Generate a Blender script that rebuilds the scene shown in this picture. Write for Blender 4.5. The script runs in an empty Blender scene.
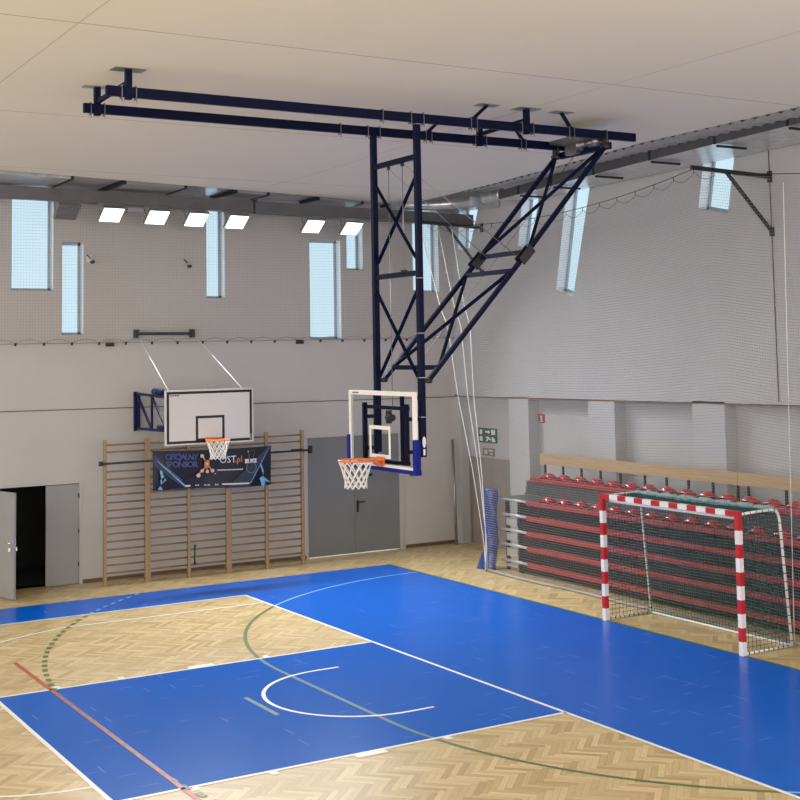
import bpy, math, random
from mathutils import Vector as V, Matrix
from mathutils.geometry import tessellate_polygon
random.seed(7)
S = bpy.context.scene
COL = S.collection
PI = math.pi
WL = {}                      # world location of every root, so children can be written in world coordinates

# ------------------------------------------------------------------ materials
def nodes(name):
    m = bpy.data.materials.new(name); m.use_nodes = True
    nt = m.node_tree
    return m, nt, nt.nodes['Principled BSDF']

def mat(name, col, rough=.5, metal=0.0, var=.06, scale=6, bump=0.0, spec=.5, coat=0.0, stretch=(1, 1, 1)):
    m, nt, b = nodes(name)
    tc = nt.nodes.new('ShaderNodeTexCoord'); mp = nt.nodes.new('ShaderNodeMapping')
    mp.inputs['Scale'].default_value = stretch
    nt.links.new(tc.outputs['Object'], mp.inputs['Vector'])
    n = nt.nodes.new('ShaderNodeTexNoise'); n.inputs['Scale'].default_value = scale; n.inputs['Detail'].default_value = 5
    nt.links.new(mp.outputs['Vector'], n.inputs['Vector'])
    r = nt.nodes.new('ShaderNodeValToRGB')
    c = list(col)
    r.color_ramp.elements[0].color = [max(0, x * (1 - var)) for x in c] + [1]
    r.color_ramp.elements[1].color = [min(1, x * (1 + var)) for x in c] + [1]
    r.color_ramp.elements[0].position = .3; r.color_ramp.elements[1].position = .7
    nt.links.new(n.outputs['Fac'], r.inputs['Fac'])
    nt.links.new(r.outputs['Color'], b.inputs['Base Color'])
    b.inputs['Roughness'].default_value = rough; b.inputs['Metallic'].default_value = metal
    b.inputs['Specular IOR Level'].default_value = spec
    if coat: b.inputs['Coat Weight'].default_value = coat; b.inputs['Coat Roughness'].default_value = .12
    if bump:
        bp = nt.nodes.new('ShaderNodeBump'); bp.inputs['Strength'].default_value = bump; bp.inputs['Distance'].default_value = .02
        nt.links.new(n.outputs['Fac'], bp.inputs['Height']); nt.links.new(bp.outputs['Normal'], b.inputs['Normal'])
    return m

def emit(name, col, strength):
    m, nt, b = nodes(name)
    b.inputs['Base Color'].default_value = (.03, .03, .03, 1)
    b.inputs['Emission Color'].default_value = list(col) + [1]
    b.inputs['Emission Strength'].default_value = strength
    b.inputs['Roughness'].default_value = .3
    return m

class NG:                    # a tiny expression builder for math nodes
    def __init__(s, nt): s.nt = nt
    def m(s, op, a, b=None, c=None):
        n = s.nt.nodes.new('ShaderNodeMath'); n.operation = op
        for i, x in enumerate((a, b, c)):
            if x is None: continue
            if isinstance(x, (int, float)): n.inputs[i].default_value = x
            else: s.nt.links.new(x, n.inputs[i])
        return n.outputs[0]

def parquet():
    m, nt, b = nodes('oak herringbone parquet'); g = NG(nt)
    tc = nt.nodes.new('ShaderNodeTexCoord'); sp = nt.nodes.new('ShaderNodeSeparateXYZ')
    nt.links.new(tc.outputs['Object'], sp.inputs[0])
    W = .072; n = 6; k = 1 / (W * math.sqrt(2))
    x, y = sp.outputs[0], sp.outputs[1]
    u = g.m('MULTIPLY', g.m('ADD', x, y), k); v = g.m('MULTIPLY', g.m('SUBTRACT', x, y), k)
    i = g.m('FLOOR', u); j = g.m('FLOOR', v); fu = g.m('SUBTRACT', u, i); fv = g.m('SUBTRACT', v, j)
    kk = g.m('FLOORED_MODULO', g.m('SUBTRACT', i, j), 2 * n)
    ish = g.m('LESS_THAN', kk, n - .5)
    # horizontal plank starts at cell (i-k, j); vertical at (i, j-(2n-1-k))
    kv = g.m('SUBTRACT', 2 * n - 1, kk)
    si = g.m('SUBTRACT', i, g.m('MULTIPLY', ish, kk))
    sj = g.m('SUBTRACT', j, g.m('MULTIPLY', g.m('SUBTRACT', 1, ish), kv))
    cb = nt.nodes.new('ShaderNodeCombineXYZ')
    nt.links.new(g.m('ADD', si, g.m('MULTIPLY', ish, .37)), cb.inputs[0]); nt.links.new(sj, cb.inputs[1])
    wn = nt.nodes.new('ShaderNodeTexWhiteNoise'); nt.links.new(cb.outputs[0], wn.inputs['Vector'])
    ramp = nt.nodes.new('ShaderNodeValToRGB'); e = ramp.color_ramp.elements
    e[0].position = 0; e[0].color = (.47, .335, .15, 1); e[1].position = 1; e[1].color = (.72, .57, .31, 1)
    for p, c in ((.25, (.56, .42, .20, 1)), (.6, (.62, .475, .24, 1))):
        q = e.new(p); q.color = c
    nt.links.new(wn.outputs['Value'], ramp.inputs['Fac'])
    # grain along the plank
    al = g.m('ADD', g.m('MULTIPLY', ish, u), g.m('MULTIPLY', g.m('SUBTRACT', 1, ish), v))
    ac = g.m('ADD', g.m('MULTIPLY', ish, v), g.m('MULTIPLY', g.m('SUBTRACT', 1, ish), u))
    gv = nt.nodes.new('ShaderNodeCombineXYZ')
    nt.links.new(g.m('MULTIPLY', al, .35), gv.inputs[0]); nt.links.new(g.m('MULTIPLY', ac, 3.0), gv.inputs[1])
    nt.links.new(wn.outputs['Value'], gv.inputs[2])
    gn = nt.nodes.new('ShaderNodeTexNoise'); gn.inputs['Scale'].default_value = 2.2; gn.inputs['Detail'].default_value = 4
    nt.links.new(gv.outputs[0], gn.inputs['Vector'])
    # joints between planks: narrow gap on the long sides and the ends
    def edge(f): return g.m('MINIMUM', f, g.m('SUBTRACT', 1, f))
    lat = g.m('ADD', g.m('MULTIPLY', ish, edge(fv)), g.m('MULTIPLY', g.m('SUBTRACT', 1, ish), edge(fu)))
    gap = g.m('LESS_THAN', lat, .035)
    mx = nt.nodes.new('ShaderNodeMixRGB'); mx.blend_type = 'MULTIPLY'; mx.inputs['Fac'].default_value = .55
    nt.links.new(ramp.outputs['Color'], mx.inputs[1])
    gr = nt.nodes.new('ShaderNodeValToRGB'); gr.color_ramp.elements[0].color = (.72, .66, .58, 1); gr.color_ramp.elements[1].color = (1, 1, 1, 1)
    gr.color_ramp.elements[0].position = .3; gr.color_ramp.elements[1].position = .65
    nt.links.new(gn.outputs['Fac'], gr.inputs['Fac']); nt.links.new(gr.outputs['Color'], mx.inputs[2])
    m2 = nt.nodes.new('ShaderNodeMixRGB'); m2.blend_type = 'MIX'; m2.inputs[2].default_value = (.25, .16, .08, 1)
    nt.links.new(g.m('MULTIPLY', gap, .5), m2.inputs['Fac']); nt.links.new(mx.outputs[0], m2.inputs[1])
    nt.links.new(m2.outputs[0], b.inputs['Base Color'])
    b.inputs['Roughness'].default_value = .36; b.inputs['Specular IOR Level'].default_value = .45
    return m

def blue_paint():
    m, nt, b = nodes('blue court paint'); g = NG(nt)
    tc = nt.nodes.new('ShaderNodeTexCoord')
    n = nt.nodes.new('ShaderNodeTexNoise'); n.inputs['Scale'].default_value = .9; n.inputs['Detail'].default_value = 6
    nt.links.new(tc.outputs['Object'], n.inputs['Vector'])
    r = nt.nodes.new('ShaderNodeValToRGB')
    r.color_ramp.elements[0].color = (.001, .098, .50, 1); r.color_ramp.elements[1].color = (.003, .122, .59, 1)
    nt.links.new(n.outputs['Fac'], r.inputs['Fac'])
    # fine scuff marks: thin scratches from a stretched voronoi, few and pale
    sc = None
    for rot, sx, sy, seed in ((.4, 1.1, 14, 0), (-.8, 13, .9, 5), (1.3, 1.4, 16, 9)):
        mp = nt.nodes.new('ShaderNodeMapping'); mp.inputs['Rotation'].default_value[2] = rot
        mp.inputs['Scale'].default_value = (sx * 2.2, sy * 2.2, 1); mp.inputs['Location'].default_value = (seed, seed * .7, 0)
        nt.links.new(tc.outputs['Object'], mp.inputs['Vector'])
        vo = nt.nodes.new('ShaderNodeTexVoronoi'); vo.inputs['Scale'].default_value = .55; vo.voronoi_dimensions = '2D'
        nt.links.new(mp.outputs[0], vo.inputs['Vector'])
        w = nt.nodes.new('ShaderNodeTexWhiteNoise'); nt.links.new(vo.outputs['Color'], w.inputs['Vector'])
        s = g.m('MULTIPLY', g.m('LESS_THAN', vo.outputs['Distance'], .16), g.m('GREATER_THAN', w.outputs['Value'], .972))
        sc = s if sc is None else g.m('MAXIMUM', sc, s)
    mx = nt.nodes.new('ShaderNodeMixRGB'); mx.inputs[2].default_value = (.30, .42, .75, 1)
    nt.links.new(g.m('MULTIPLY', sc, .28), mx.inputs['Fac']); nt.links.new(r.outputs['Color'], mx.inputs[1])
    nt.links.new(mx.outputs[0], b.inputs['Base Color'])
    b.inputs['Roughness'].default_value = .24; b.inputs['Specular IOR Level'].default_value = .09
    return m

def plaster(name, c1, c2, bump=.05):
    m, nt, b = nodes(name)
    tc = nt.nodes.new('ShaderNodeTexCoord')
    n = nt.nodes.new('ShaderNodeTexNoise'); n.inputs['Scale'].default_value = .55; n.inputs['Detail'].default_value = 8; n.inputs['Roughness'].default_value = .62
    nt.links.new(tc.outputs['Object'], n.inputs['Vector'])
    r = nt.nodes.new('ShaderNodeValToRGB'); r.color_ramp.elements[0].position = .3; r.color_ramp.elements[1].position = .7
    r.color_ramp.elements[0].color = list(c1) + [1]; r.color_ramp.elements[1].color = list(c2) + [1]
    nt.links.new(n.outputs['Fac'], r.inputs['Fac']); nt.links.new(r.outputs['Color'], b.inputs['Base Color'])
    n2 = nt.nodes.new('ShaderNodeTexNoise'); n2.inputs['Scale'].default_value = 40; n2.inputs['Detail'].default_value = 4
    nt.links.new(tc.outputs['Object'], n2.inputs['Vector'])
    bp = nt.nodes.new('ShaderNodeBump'); bp.inputs['Strength'].default_value = bump; bp.inputs['Distance'].default_value = .01
    nt.links.new(n2.outputs['Fac'], bp.inputs['Height']); nt.links.new(bp.outputs['Normal'], b.inputs['Normal'])
    b.inputs['Roughness'].default_value = .85; b.inputs['Specular IOR Level'].default_value = .25
    return m

def ceiling_mat():
    m = plaster('painted ceiling boards', (.775, .75, .66), (.805, .78, .69), .02)
    nt = m.node_tree; g = NG(nt); b = nt.nodes['Principled BSDF']
    src = b.inputs['Base Color'].links[0].from_socket
    tc = nt.nodes.new('ShaderNodeTexCoord'); sp = nt.nodes.new('ShaderNodeSeparateXYZ')
    nt.links.new(tc.outputs['Object'], sp.inputs[0])
    def line(co, per, off, w):
        f = g.m('FLOORED_MODULO', g.m('ADD', co, off + w / 2), per)
        return g.m('LESS_THAN', f, w)
    a = line(sp.outputs[1], 5.0, 2.48, .028)
    c = line(sp.outputs[0], 7.2, 10.15, .022)
    mx = nt.nodes.new('ShaderNodeMixRGB'); mx.inputs[2].default_value = (.40, .36, .33, 1)
    nt.links.new(g.m('MULTIPLY', g.m('MAXIMUM', a, g.m('MULTIPLY', c, .6)), .8), mx.inputs['Fac']); nt.links.new(src, mx.inputs[1])
    nt.links.new(mx.outputs[0], b.inputs['Base Color'])
    return m

M = dict(
    floor=parquet(), blue=blue_paint(), ceil=ceiling_mat(),
    wall=plaster('pale concrete wall', (.525, .50, .475), (.565, .54, .515)),
    wallr=plaster('pale grey plaster wall', (.465, .46, .46), (.50, .495, .495)),
    white_line=mat('white court line', (.86, .86, .82), .35, var=.03),
    green_line=mat('olive green court line', (.12, .18, .05), .4, var=.05),
    teal_line=mat('teal court line', (.055, .17, .16), .4, var=.05),
    cyan_line=mat('pale blue court line', (.22, .45, .72), .4, var=.05),
    red_line=mat('red court line', (.47, .075, .03), .4, var=.08),
    navy=mat('navy painted steel', (.003, .005, .027), .5, var=.15, spec=.1),
    blue_steel=mat('blue painted steel', (.006, .011, .062), .45, var=.12, spec=.3),
    pad=mat('blue foam padding', (.003, .012, .20), .5, var=.08, spec=.15),
    galv=mat('galvanised sheet steel', (.66, .67, .68), .28, .7, var=.18, scale=5),
    duct=mat('grey duct steel', (.085, .088, .095), .45, .2, var=.12, scale=4),
    duct_dark=mat('dark grey steel channel', (.13, .125, .13), .45, .3, var=.1, scale=4),
    deck=mat('ribbed grey steel deck', (.36, .355, .35), .5, .1, var=.08),
    black=mat('black steel', (.012, .012, .014), .45, var=.2),
    rubber=mat('matt black plastic', (.02, .02, .022), .6, var=.2),
    white=mat('white paint', (.80, .79, .76), .45, var=.02),
    board=mat('white painted board', (.72, .70, .67), .45, var=.02, scale=2),
    rail_steel=mat('pale steel rail', (.62, .62, .62), .4, .3, var=.05),
    chrome=mat('bright steel tube', (.72, .72, .73), .22, .9, var=.05),
    rim=mat('orange rim paint', (.80, .19, .045), .4, var=.06),
    cord=mat('white net cord', (.82, .80, .74), .8, var=.05),
    dark_cord=mat('grey net thread', (.26, .25, .24), .8, var=.05),
    pale_cord=mat('pale grey net thread', (.32, .31, .295), .8, var=.05),
    green_cord=mat('dark green net thread', (.025, .075, .06), .8, var=.1),
    teal_cord=mat('teal rolled net', (.22, .33, .31), .8, var=.25, scale=30),
    wood=mat('varnished beech', (.34, .235, .135), .45, var=.12, scale=5, stretch=(1, 1, .12)),
    rung=mat('turned beech rung', (.22, .14, .08), .45, var=.15, scale=8),
    ply=mat('oak veneer board', (.50, .345, .185), .42, var=.10, scale=4, stretch=(4, .3, 6)),
    door=mat('light grey lacquered door', (.30, .30, .30), .45, var=.03, scale=2),
    door2=mat('grey steel door', (.205, .215, .225), .42, var=.03, scale=2),
    door3=mat('brown grey flush door', (.27, .235, .21), .5, var=.06, scale=3),
    frame=mat('pale grey door frame', (.50, .485, .46), .45, var=.03),
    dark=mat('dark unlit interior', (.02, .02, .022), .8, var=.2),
    base=mat('brown wooden skirting', (.14, .085, .05), .5, var=.15),
    banner=mat('navy printed vinyl', (.008, .010, .022), .35, var=.25, scale=3),
    banner_hi=mat('slate printed shape', (.035, .05, .085), .35, var=.2),
    banner_blue=mat('blue printed letters', (.05, .07, .22), .4, var=.3, scale=12),
    banner_orange=mat('orange printed shape', (.70, .28, .11), .4, var=.08),
    banner_pale=mat('peach printed disc', (.78, .55, .42), .4, var=.05),
    banner_sky=mat('sky blue printed shape', (.20, .45, .72), .4, var=.25, scale=14),
    print_white=mat('white print', (.80, .80, .80), .4, var=.04),
    seat=mat('red plastic', (.45, .035, .05), .25, var=.12, scale=9, coat=.6),
    red_front=mat('red moulded plastic front', (.40, .05, .055), .36, var=.16, scale=9),
    slat=mat('charcoal steel slat', (.022, .023, .025), .42, .3, var=.2),
    slat_grey=mat('grey steel slat', (.12, .125, .13), .42, .3, var=.15),
    post_red=mat('glossy red paint', (.50, .022, .03), .28, var=.06),
    post_white=mat('glossy white paint', (.80, .79, .76), .28, var=.02),
    vinyl=mat('blue vinyl cover', (.035, .065, .24), .22, var=.3, scale=7, bump=.6, coat=.5),
    exit_green=mat('green sign face', (.008, .085, .05), .4, var=.05),
    sign_red=mat('red sign face', (.42, .02, .03), .4, var=.05),
    sign_brown=mat('brown grey notice', (.20, .15, .12), .5, var=.1),
    lamp_on=emit('lit floodlight glass', (.93, .98, 1.0), 1.6),
    lamp_off=mat('unlit floodlight glass', (.20, .20, .20), .25, .3, var=.15, scale=20),
    lamp_body=mat('grey cast aluminium', (.30, .295, .29), .4, .5, var=.08),
    alu=mat('brushed aluminium', (.35, .35, .36), .35, .8, var=.08),
    pane=emit('daylit frosted glass', (.62, .84, .97), .47),
    win_frame=mat('blue grey window frame', (.38, .44, .50), .4, var=.03),
    lining=mat('white gloss reveal brightener', (.86, .88, .90), .12, var=.02, coat=1.0, spec=.8),
    motor=mat('bare metal motor', (.25, .25, .25), .3, .8, var=.3, scale=18),
)
gm, gnt, gb = nodes('clear backboard glass')
gb.inputs['Base Color'].default_value = (.96, .98, .98, 1); gb.inputs['Roughness'].default_value = .03
gb.inputs['Transmission Weight'].default_value = 1; gb.inputs['IOR'].default_value = 1.02
M['glass'] = gm

# ------------------------------------------------------------------ mesh builder
class MB:
    def __init__(s): s.v = []; s.f = []; s.mi = []; s.sm = []; s.cut = []
    def add(s, vs, fs, mi=0, smooth=False):
        s.cut.append((len(s.v), len(s.f)))
        o = len(s.v); s.v += [V(p) for p in vs]
        for f in fs: s.f.append([o + i for i in f]); s.mi.append(mi); s.sm.append(smooth)
        return s
    def box(s, lo, hi, mi=0, rot=None, piv=None):
        x0, y0, z0 = lo; x1, y1, z1 = hi
        vs = [V((x, y, z)) for z in (z0, z1) for y in (y0, y1) for x in (x0, x1)]
        if rot is not None:
            c = V(piv) if piv is not None else (V(lo) + V(hi)) / 2
            vs = [c + rot @ (p - c) for p in vs]
        return s.add(vs, [(0, 2, 3, 1), (4, 5, 7, 6), (0, 1, 5, 4), (2, 6, 7, 3), (0, 4, 6, 2), (1, 3, 7, 5)], mi)
    def bar(s, a, b, w, h, up=(0, 0, 1), mi=0):
        a, b = V(a), V(b); d = (b - a).normalized(); u = V(up)
        if abs(d.dot(u)) > .98: u = V((1, 0, 0))
        r = d.cross(u).normalized(); u = r.cross(d)
        vs = [p + r * (i * w / 2) + u * (j * h / 2) for p in (a, b) for i, j in ((-1, -1), (1, -1), (1, 1), (-1, 1))]
        return s.add(vs, [(3, 2, 1, 0), (4, 5, 6, 7), (0, 1, 5, 4), (1, 2, 6, 5), (2, 3, 7, 6), (3, 0, 4, 7)], mi)
    def tube(s, pts, r, n=8, mi=0, cap=True, closed=False, smooth=True):
        pts = [V(p) for p in pts]; N = len(pts); rings = []
        prev = None
        for k, p in enumerate(pts):
            a = pts[k - 1] if (k > 0 or closed) else p; b = pts[(k + 1) % N] if (k < N - 1 or closed) else p
            d = (b - a).normalized()
            if prev is None:
                u = V((0, 0, 1)) if abs(d.z) < .9 else V((1, 0, 0))
            else: u = prev
            x = d.cross(u).normalized(); u = x.cross(d).normalized(); prev = u
            rr = r[k] if isinstance(r, (list, tuple)) else r
            rings.append([p + (x * math.cos(2 * PI * i / n) + u * math.sin(2 * PI * i / n)) * rr for i in range(n)])
        vs = [q for R in rings for q in R]; fs = []
        for k in range(N if closed else N - 1):
            k2 = (k + 1) % N
            for i in range(n):
                fs.append((k * n + i, k * n + (i + 1) % n, k2 * n + (i + 1) % n, k2 * n + i))
        if cap and not closed:
            fs.append(tuple(reversed(range(n)))); fs.append(tuple((N - 1) * n + i for i in range(n)))
        return s.add(vs, fs, mi, smooth)
    def lathe(s, c, prof, n=20, mi=0, axis=2):
        c = V(c); vs = []; fs = []
        for r, h in prof:
            for i in range(n):
                a = 2 * PI * i / n; p = [r * math.cos(a), r * math.sin(a), h]
                if axis == 0: p = [p[2], p[0], p[1]]
                if axis == 1: p = [p[0], p[2], p[1]]
                vs.append(c + V(p))
        for k in range(len(prof) - 1):
            for i in range(n): fs.append((k * n + i, k * n + (i + 1) % n, (k + 1) * n + (i + 1) % n, (k + 1) * n + i))
        fs.append(tuple(reversed(range(n)))); fs.append(tuple((len(prof) - 1) * n + i for i in range(n)))
        return s.add(vs, fs, mi, True)
    def prism(s, poly, ext, mi=0):        # poly: 3D points, extruded by the vector ext
        poly = [V(p) for p in poly]; e = V(ext); n = len(poly)
        return s.add(poly + [p + e for p in poly], [tuple(range(n)), tuple(reversed(range(n, 2 * n)))] +
                     [(i, n + i, n + (i + 1) % n, (i + 1) % n) for i in range(n)], mi)
    def strip(s, pts, w, z, mi=0, closed=False):   # flat ribbon on the floor
        pts = [V((p[0], p[1])) for p in pts]; N = len(pts); L = []
        for k, p in enumerate(pts):
            a = pts[k - 1] if (k > 0 or closed) else p; b = pts[(k + 1) % N] if (k < N - 1 or closed) else p
            d = (b - a).normalized(); nn = V((-d.y, d.x)) * (w / 2)
            L += [(p.x - nn.x, p.y - nn.y, z), (p.x + nn.x, p.y + nn.y, z)]
        return s.add(L, [(2 * k, 2 * ((k + 1) % N), 2 * ((k + 1) % N) + 1, 2 * k + 1) for k in range(N if closed else N - 1)], mi)
    def each(s, name, mats, parent):      # one object for every piece that was added
        out = []
        cuts = s.cut + [(len(s.v), len(s.f))]
        for (v0, f0), (v1, f1) in zip(cuts, cuts[1:]):
            m = MB(); m.v = s.v[v0:v1]; m.f = [[i - v0 for i in f] for f in s.f[f0:f1]]; m.mi = s.mi[f0:f1]; m.sm = s.sm[f0:f1]
            out.append(m.build(name, mats, parent))
        return out
    def build(s, name, mats, parent=None, base=None, bevel=0):
        if not isinstance(mats, (list, tuple)): mats = [mats]
        me = bpy.data.meshes.new(name)
        org = WL[parent.name] if parent else V(base or (0, 0, 0))
        me.from_pydata([p - org for p in s.v], [], s.f)
        for q in mats: me.materials.append(M[q])
        me.polygons.foreach_set('material_index', s.mi); me.polygons.foreach_set('use_smooth', s.sm)
        me.update()
        o = bpy.data.objects.new(name, me); COL.objects.link(o)
        if parent: o.parent = parent
        else: o.location = org
        WL[o.name] = org.copy()
        if bevel:
            b = o.modifiers.new('bevel', 'BEVEL'); b.width = bevel; b.segments = 2; b.limit_method = 'ANGLE'
        return o

def tag(o, label, cat, group=None, kind=None):
    o['label'] = label; o['category'] = cat
    if group: o['group'] = group
    if kind: o['kind'] = kind
    return o
def thing(name, loc, label, cat, group=None):
    o = bpy.data.objects.new(name, None); COL.objects.link(o); o.location = loc; o.empty_display_size = .2
    WL[o.name] = V(loc)
    return tag(o, label, cat, group)
def struct(o, label, cat): return tag(o, label, cat, kind='structure')

def text(name, body, size, M4, m, parent, ex=.0, spacing=1.0, bold=0.0):
    c = bpy.data.curves.new(name, 'FONT'); c.body = body; c.size = size; c.extrude = .0015; c.offset = bold
    c.space_character = spacing; c.align_x = 'LEFT'; c.resolution_u = 2
    c.materials.append(M[m])
    f_ = bpy.data.objects.new(name, c); COL.objects.link(f_); bpy.context.view_layer.update()
    me = bpy.data.meshes.new_from_object(f_.evaluated_get(bpy.context.evaluated_depsgraph_get()))
    bpy.data.objects.remove(f_); bpy.data.curves.remove(c)
    o = bpy.data.objects.new(name, me); COL.objects.link(o); o.parent = parent
    T = Matrix.Translation(-WL[parent.name]) @ M4
    o.matrix_local = T; WL[o.name] = WL[parent.name].copy()
    return o

# ------------------------------------------------------------------ floor and its court markings
YB, XR, XK = 10.4, 2.9, 3.18
fl = MB().box((-24, -19, -.2), (3.6, 10.8, 0)).build('floor', 'floor')
struct(fl, 'varnished oak herringbone parquet floor of the sports hall', 'floor')
z1, z2, z3, z4 = .0015, .003, .0045, .006
XBL, XFT, YS = -3.97, -9.77, 7.23
b_ = MB()
def rect(mb, x0, x1, y0, y1, z, mi=0): mb.add([(x0, y0, z), (x1, y0, z), (x1, y1, z), (x0, y1, z)], [(0, 1, 2, 3)], mi)
rect(b_, XBL, 0, -16, 8.66, z1); rect(b_, -24, XBL, YS, 8.66, z1); rect(b_, XFT, XBL, -2.45, 2.44, z1)
b_.build('court_paint', 'blue', fl)
w = MB()
w.strip([(-24, YS), (XBL, YS)], .055, z3); w.strip([(XBL, YS + .027), (XBL, -16)], .055, z3)
w.strip([(XFT - .025, 2.42), (XBL, 2.42)], .055, z3); w.strip([(XFT - .025, -2.43), (XBL, -2.43)], .055, z3)
w.strip([(XFT, 2.44), (XFT, -2.45)], .055, z3)
arc = [(-5.18, 1.28)] + [(-5.55 + 1.28 * math.cos(a), 1.28 * math.sin(a)) for a in [PI / 2 + PI * k / 40 for k in range(41)]] + [(-5.18, -1.28)]
w.strip(arc, .055, z3)
a0 = math.asin(6.36 / 6.72)
tp = [(XBL, 6.36)] + [(-5.55 - 6.72 * math.cos(a), 6.72 * math.sin(a)) for a in [a0 - 2 * a0 * k / 80 for k in range(81)]] + [(XBL, -6.36)]
w.strip(tp, .055, z3)
ff = [(XFT + 1.83 * math.cos(a), 1.83 * math.sin(a)) for a in [PI / 2 + PI * k / 40 for k in range(41)]]
w.strip(ff, .05, z2)
for sgn in (1, -1):
    for xa, xb in ((-6.99, -6.60),): rect(w, xa, xb, sgn * 2.44 if sgn > 0 else -2.57, 2.57 if sgn > 0 else -2.44, .0052)
    for xa in (-5.76, -8.0, -8.91): rect(w, xa - .045, xa + .045, 2.44 if sgn > 0 else -2.56, 2.56 if sgn > 0 else -2.44, .0052)
w.build('white_line', 'white_line', fl)
def handball(r, step, dash=None):
    P = [(r * -math.cos(a), 1.5 + r * math.sin(a)) for a in [PI / 2 - k * PI / 2 / 60 for k in range(61)]]
    P += [(-r, 1.5 - 3 * k / 20) for k in range(1, 20)]
    P += [(r * -math.cos(a), -1.5 - r * math.sin(a)) for a in [k * PI / 2 / 60 for k in range(61)]]
    return P
def zone(p):
    x, y = p
    if y > YS or x > XBL: return 2
    if abs(y) < 2.42 and x > XFT: return 1
    return 0
g_ = [MB(), MB(), MB()]
P = handball(5.97, 0)
fine = []
for k in range(len(P) - 1):
    for q in range(6):
        t = q / 6; fine.append((P[k][0] * (1 - t) + P[k + 1][0] * t, P[k][1] * (1 - t) + P[k + 1][1] * t))
for k in range(len(fine) - 1):
    zn = zone(fine[k]); g_[zn].strip(fine[k:k + 2], .06 if zn < 2 else .045, z2)
P = handball(9.01, 0); acc = 0
fine = []
for k in range(len(P) - 1):
    for q in range(10):
        t = q / 10; fine.append((P[k][0] * (1 - t) + P[k + 1][0] * t, P[k][1] * (1 - t) + P[k + 1][1] * t))
rd = MB(); rd.strip([(-9.01, 4.31), (-9.01, -4.9)], .06, z3); rd.build('red_line', 'red_line', fl)
for k in range(len(fine) - 1):
    L = math.dist(fine[k], fine[k + 1]); acc += L
    if fine[k][1] > 8.62: continue
    if (acc % .30) < .15: 
        zn = zone(fine[k]); g_[zn].strip(fine[k:k + 2], (.075, .042, .045)[zn] if abs(fine[k][1]) > 1.5 or zn else .06, z4)
g_[1].strip([(-6.98, .52), (-6.98, -.47)], .065, z2)
g_[0].build('olive_line', 'green_line', fl); g_[1].build('teal_line', 'teal_line', fl); g_[2].build('pale_blue_line', 'cyan_line', fl)
MB().strip([(0.0, 8.66), (0.0, -16)], .05, z3).build('goal_line', 'green_line', fl)

# ------------------------------------------------------------------ walls
def panel(mb, outer, holes, mi=0):
    loops = [[V(p) for p in outer]] + [[V(p) for p in h] for h in holes]
    flat = [p for L in loops for p in L]
    tris = tessellate_polygon(loops)
    mb.add(flat, [tuple(t) for t in tris], mi)
D1 = (-7.98, -6.11, 2.04); D2 = (-1.07, 1.42, 2.66)
WB = [(-7.54, -6.70, 5.86, 7.85), (-6.53, -6.08, 4.97, 6.85), (-3.40, -2.97, 5.73, 7.85), (-.92, -.12, 4.82, 7.06), (.03, .46, 6.39, 7.85), (1.80, 2.53, 5.90, 7.85)]
wb = MB()
holes = [[(a, YB, c), (b, YB, c), (b, YB, d), (a, YB, d)] for a, b, c, d in WB]
outer = [(-24, YB, 0), (D1[0], YB, 0), (D1[0], YB, D1[2]), (D1[1], YB, D1[2]), (D1[1], YB, 0), (D2[0], YB, 0), (D2[0], YB, D2[2]), (D2[1], YB, D2[2]), (D2[1], YB, 0), (3.3, YB, 0), (3.3, YB, 8.6), (-24, YB, 8.6)]
panel(wb, outer, holes)
RD = .28
for a, b, c, d in WB:
    q = [(a, c), (b, c), (b, d), (a, d)]
    for i in range(4):
        p0, p1 = q[i], q[(i + 1) % 4]
        wb.add([(p0[0], YB, p0[1]), (p1[0], YB, p1[1]), (p1[0], YB + RD, p1[1]), (p0[0], YB + RD, p0[1])], [(0, 1, 2, 3)])
struct(wb.build('wall_back', 'wall'), 'pale concrete end wall with narrow windows and two double doors', 'wall')
LBL = ['tall wide window in the end wall above the open door', 'narrow low window second along the end wall', 'narrow window behind the third lit floodlight',
       'wide low window above the grey double door', 'short narrow window behind the last floodlight', 'tall window beside the steel masts near the corner']
def window(n, q, nrm, label):            # q: 4 points in the wall plane, ccw; nrm points outwards from the room
    nrm = V(nrm); q = [V(p) for p in q]; c = sum(q, V()) / 4
    b = [p + nrm * (RD - .03) for p in q]; cb = sum(b, V()) / 4
    ins = [cb + (p - cb) * (1 - .05 / max(.2, min((q[1] - q[0]).length, .8)) * 1.5) for p in b]
    # glass with its frame
    pane = MB().prism([p + nrm * .02 for p in b], nrm * .02)
    w_ = pane.build('window_%d' % n, 'pane', base=c)
    struct(w_, label, 'window')
    fr = MB()
    hx = (q[1] - q[0]).normalized(); hz = (q[3] - q[0]).normalized()
    for i in range(4):
        p0, p1 = b[i], b[(i + 1) % 4]; e = (p1 - p0).normalized()
        inn = nrm.cross(e) if (cb - p0).dot(nrm.cross(e)) > 0 else e.cross(nrm)
        o0 = p0 + inn * .025; o1 = p1 + inn * .025
        fr.bar(o0, o1, .05, .05, up=nrm)
    fr.build('window_frame', 'win_frame', w_)
    ln = MB()  # white gloss sheets added so the reveals look lit by daylight
    for i in range(4):
        p0, p1 = q[i], q[(i + 1) % 4]; k = (c - (p0 + p1) / 2).normalized() * .004
        ln.add([p0 + k, p1 + k, p1 + k + nrm * (RD - .03), p0 + k + nrm * (RD - .03)], [(0, 1, 2, 3)])
    ln.build('window_lining', 'lining', w_)
    return w_
for i, (a, b, c, d) in enumerate(WB):
    window(i + 1, [(a, YB, c), (b, YB, c), (b, YB, d), (a, YB, d)], (0, 1, 0), LBL[i])

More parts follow.
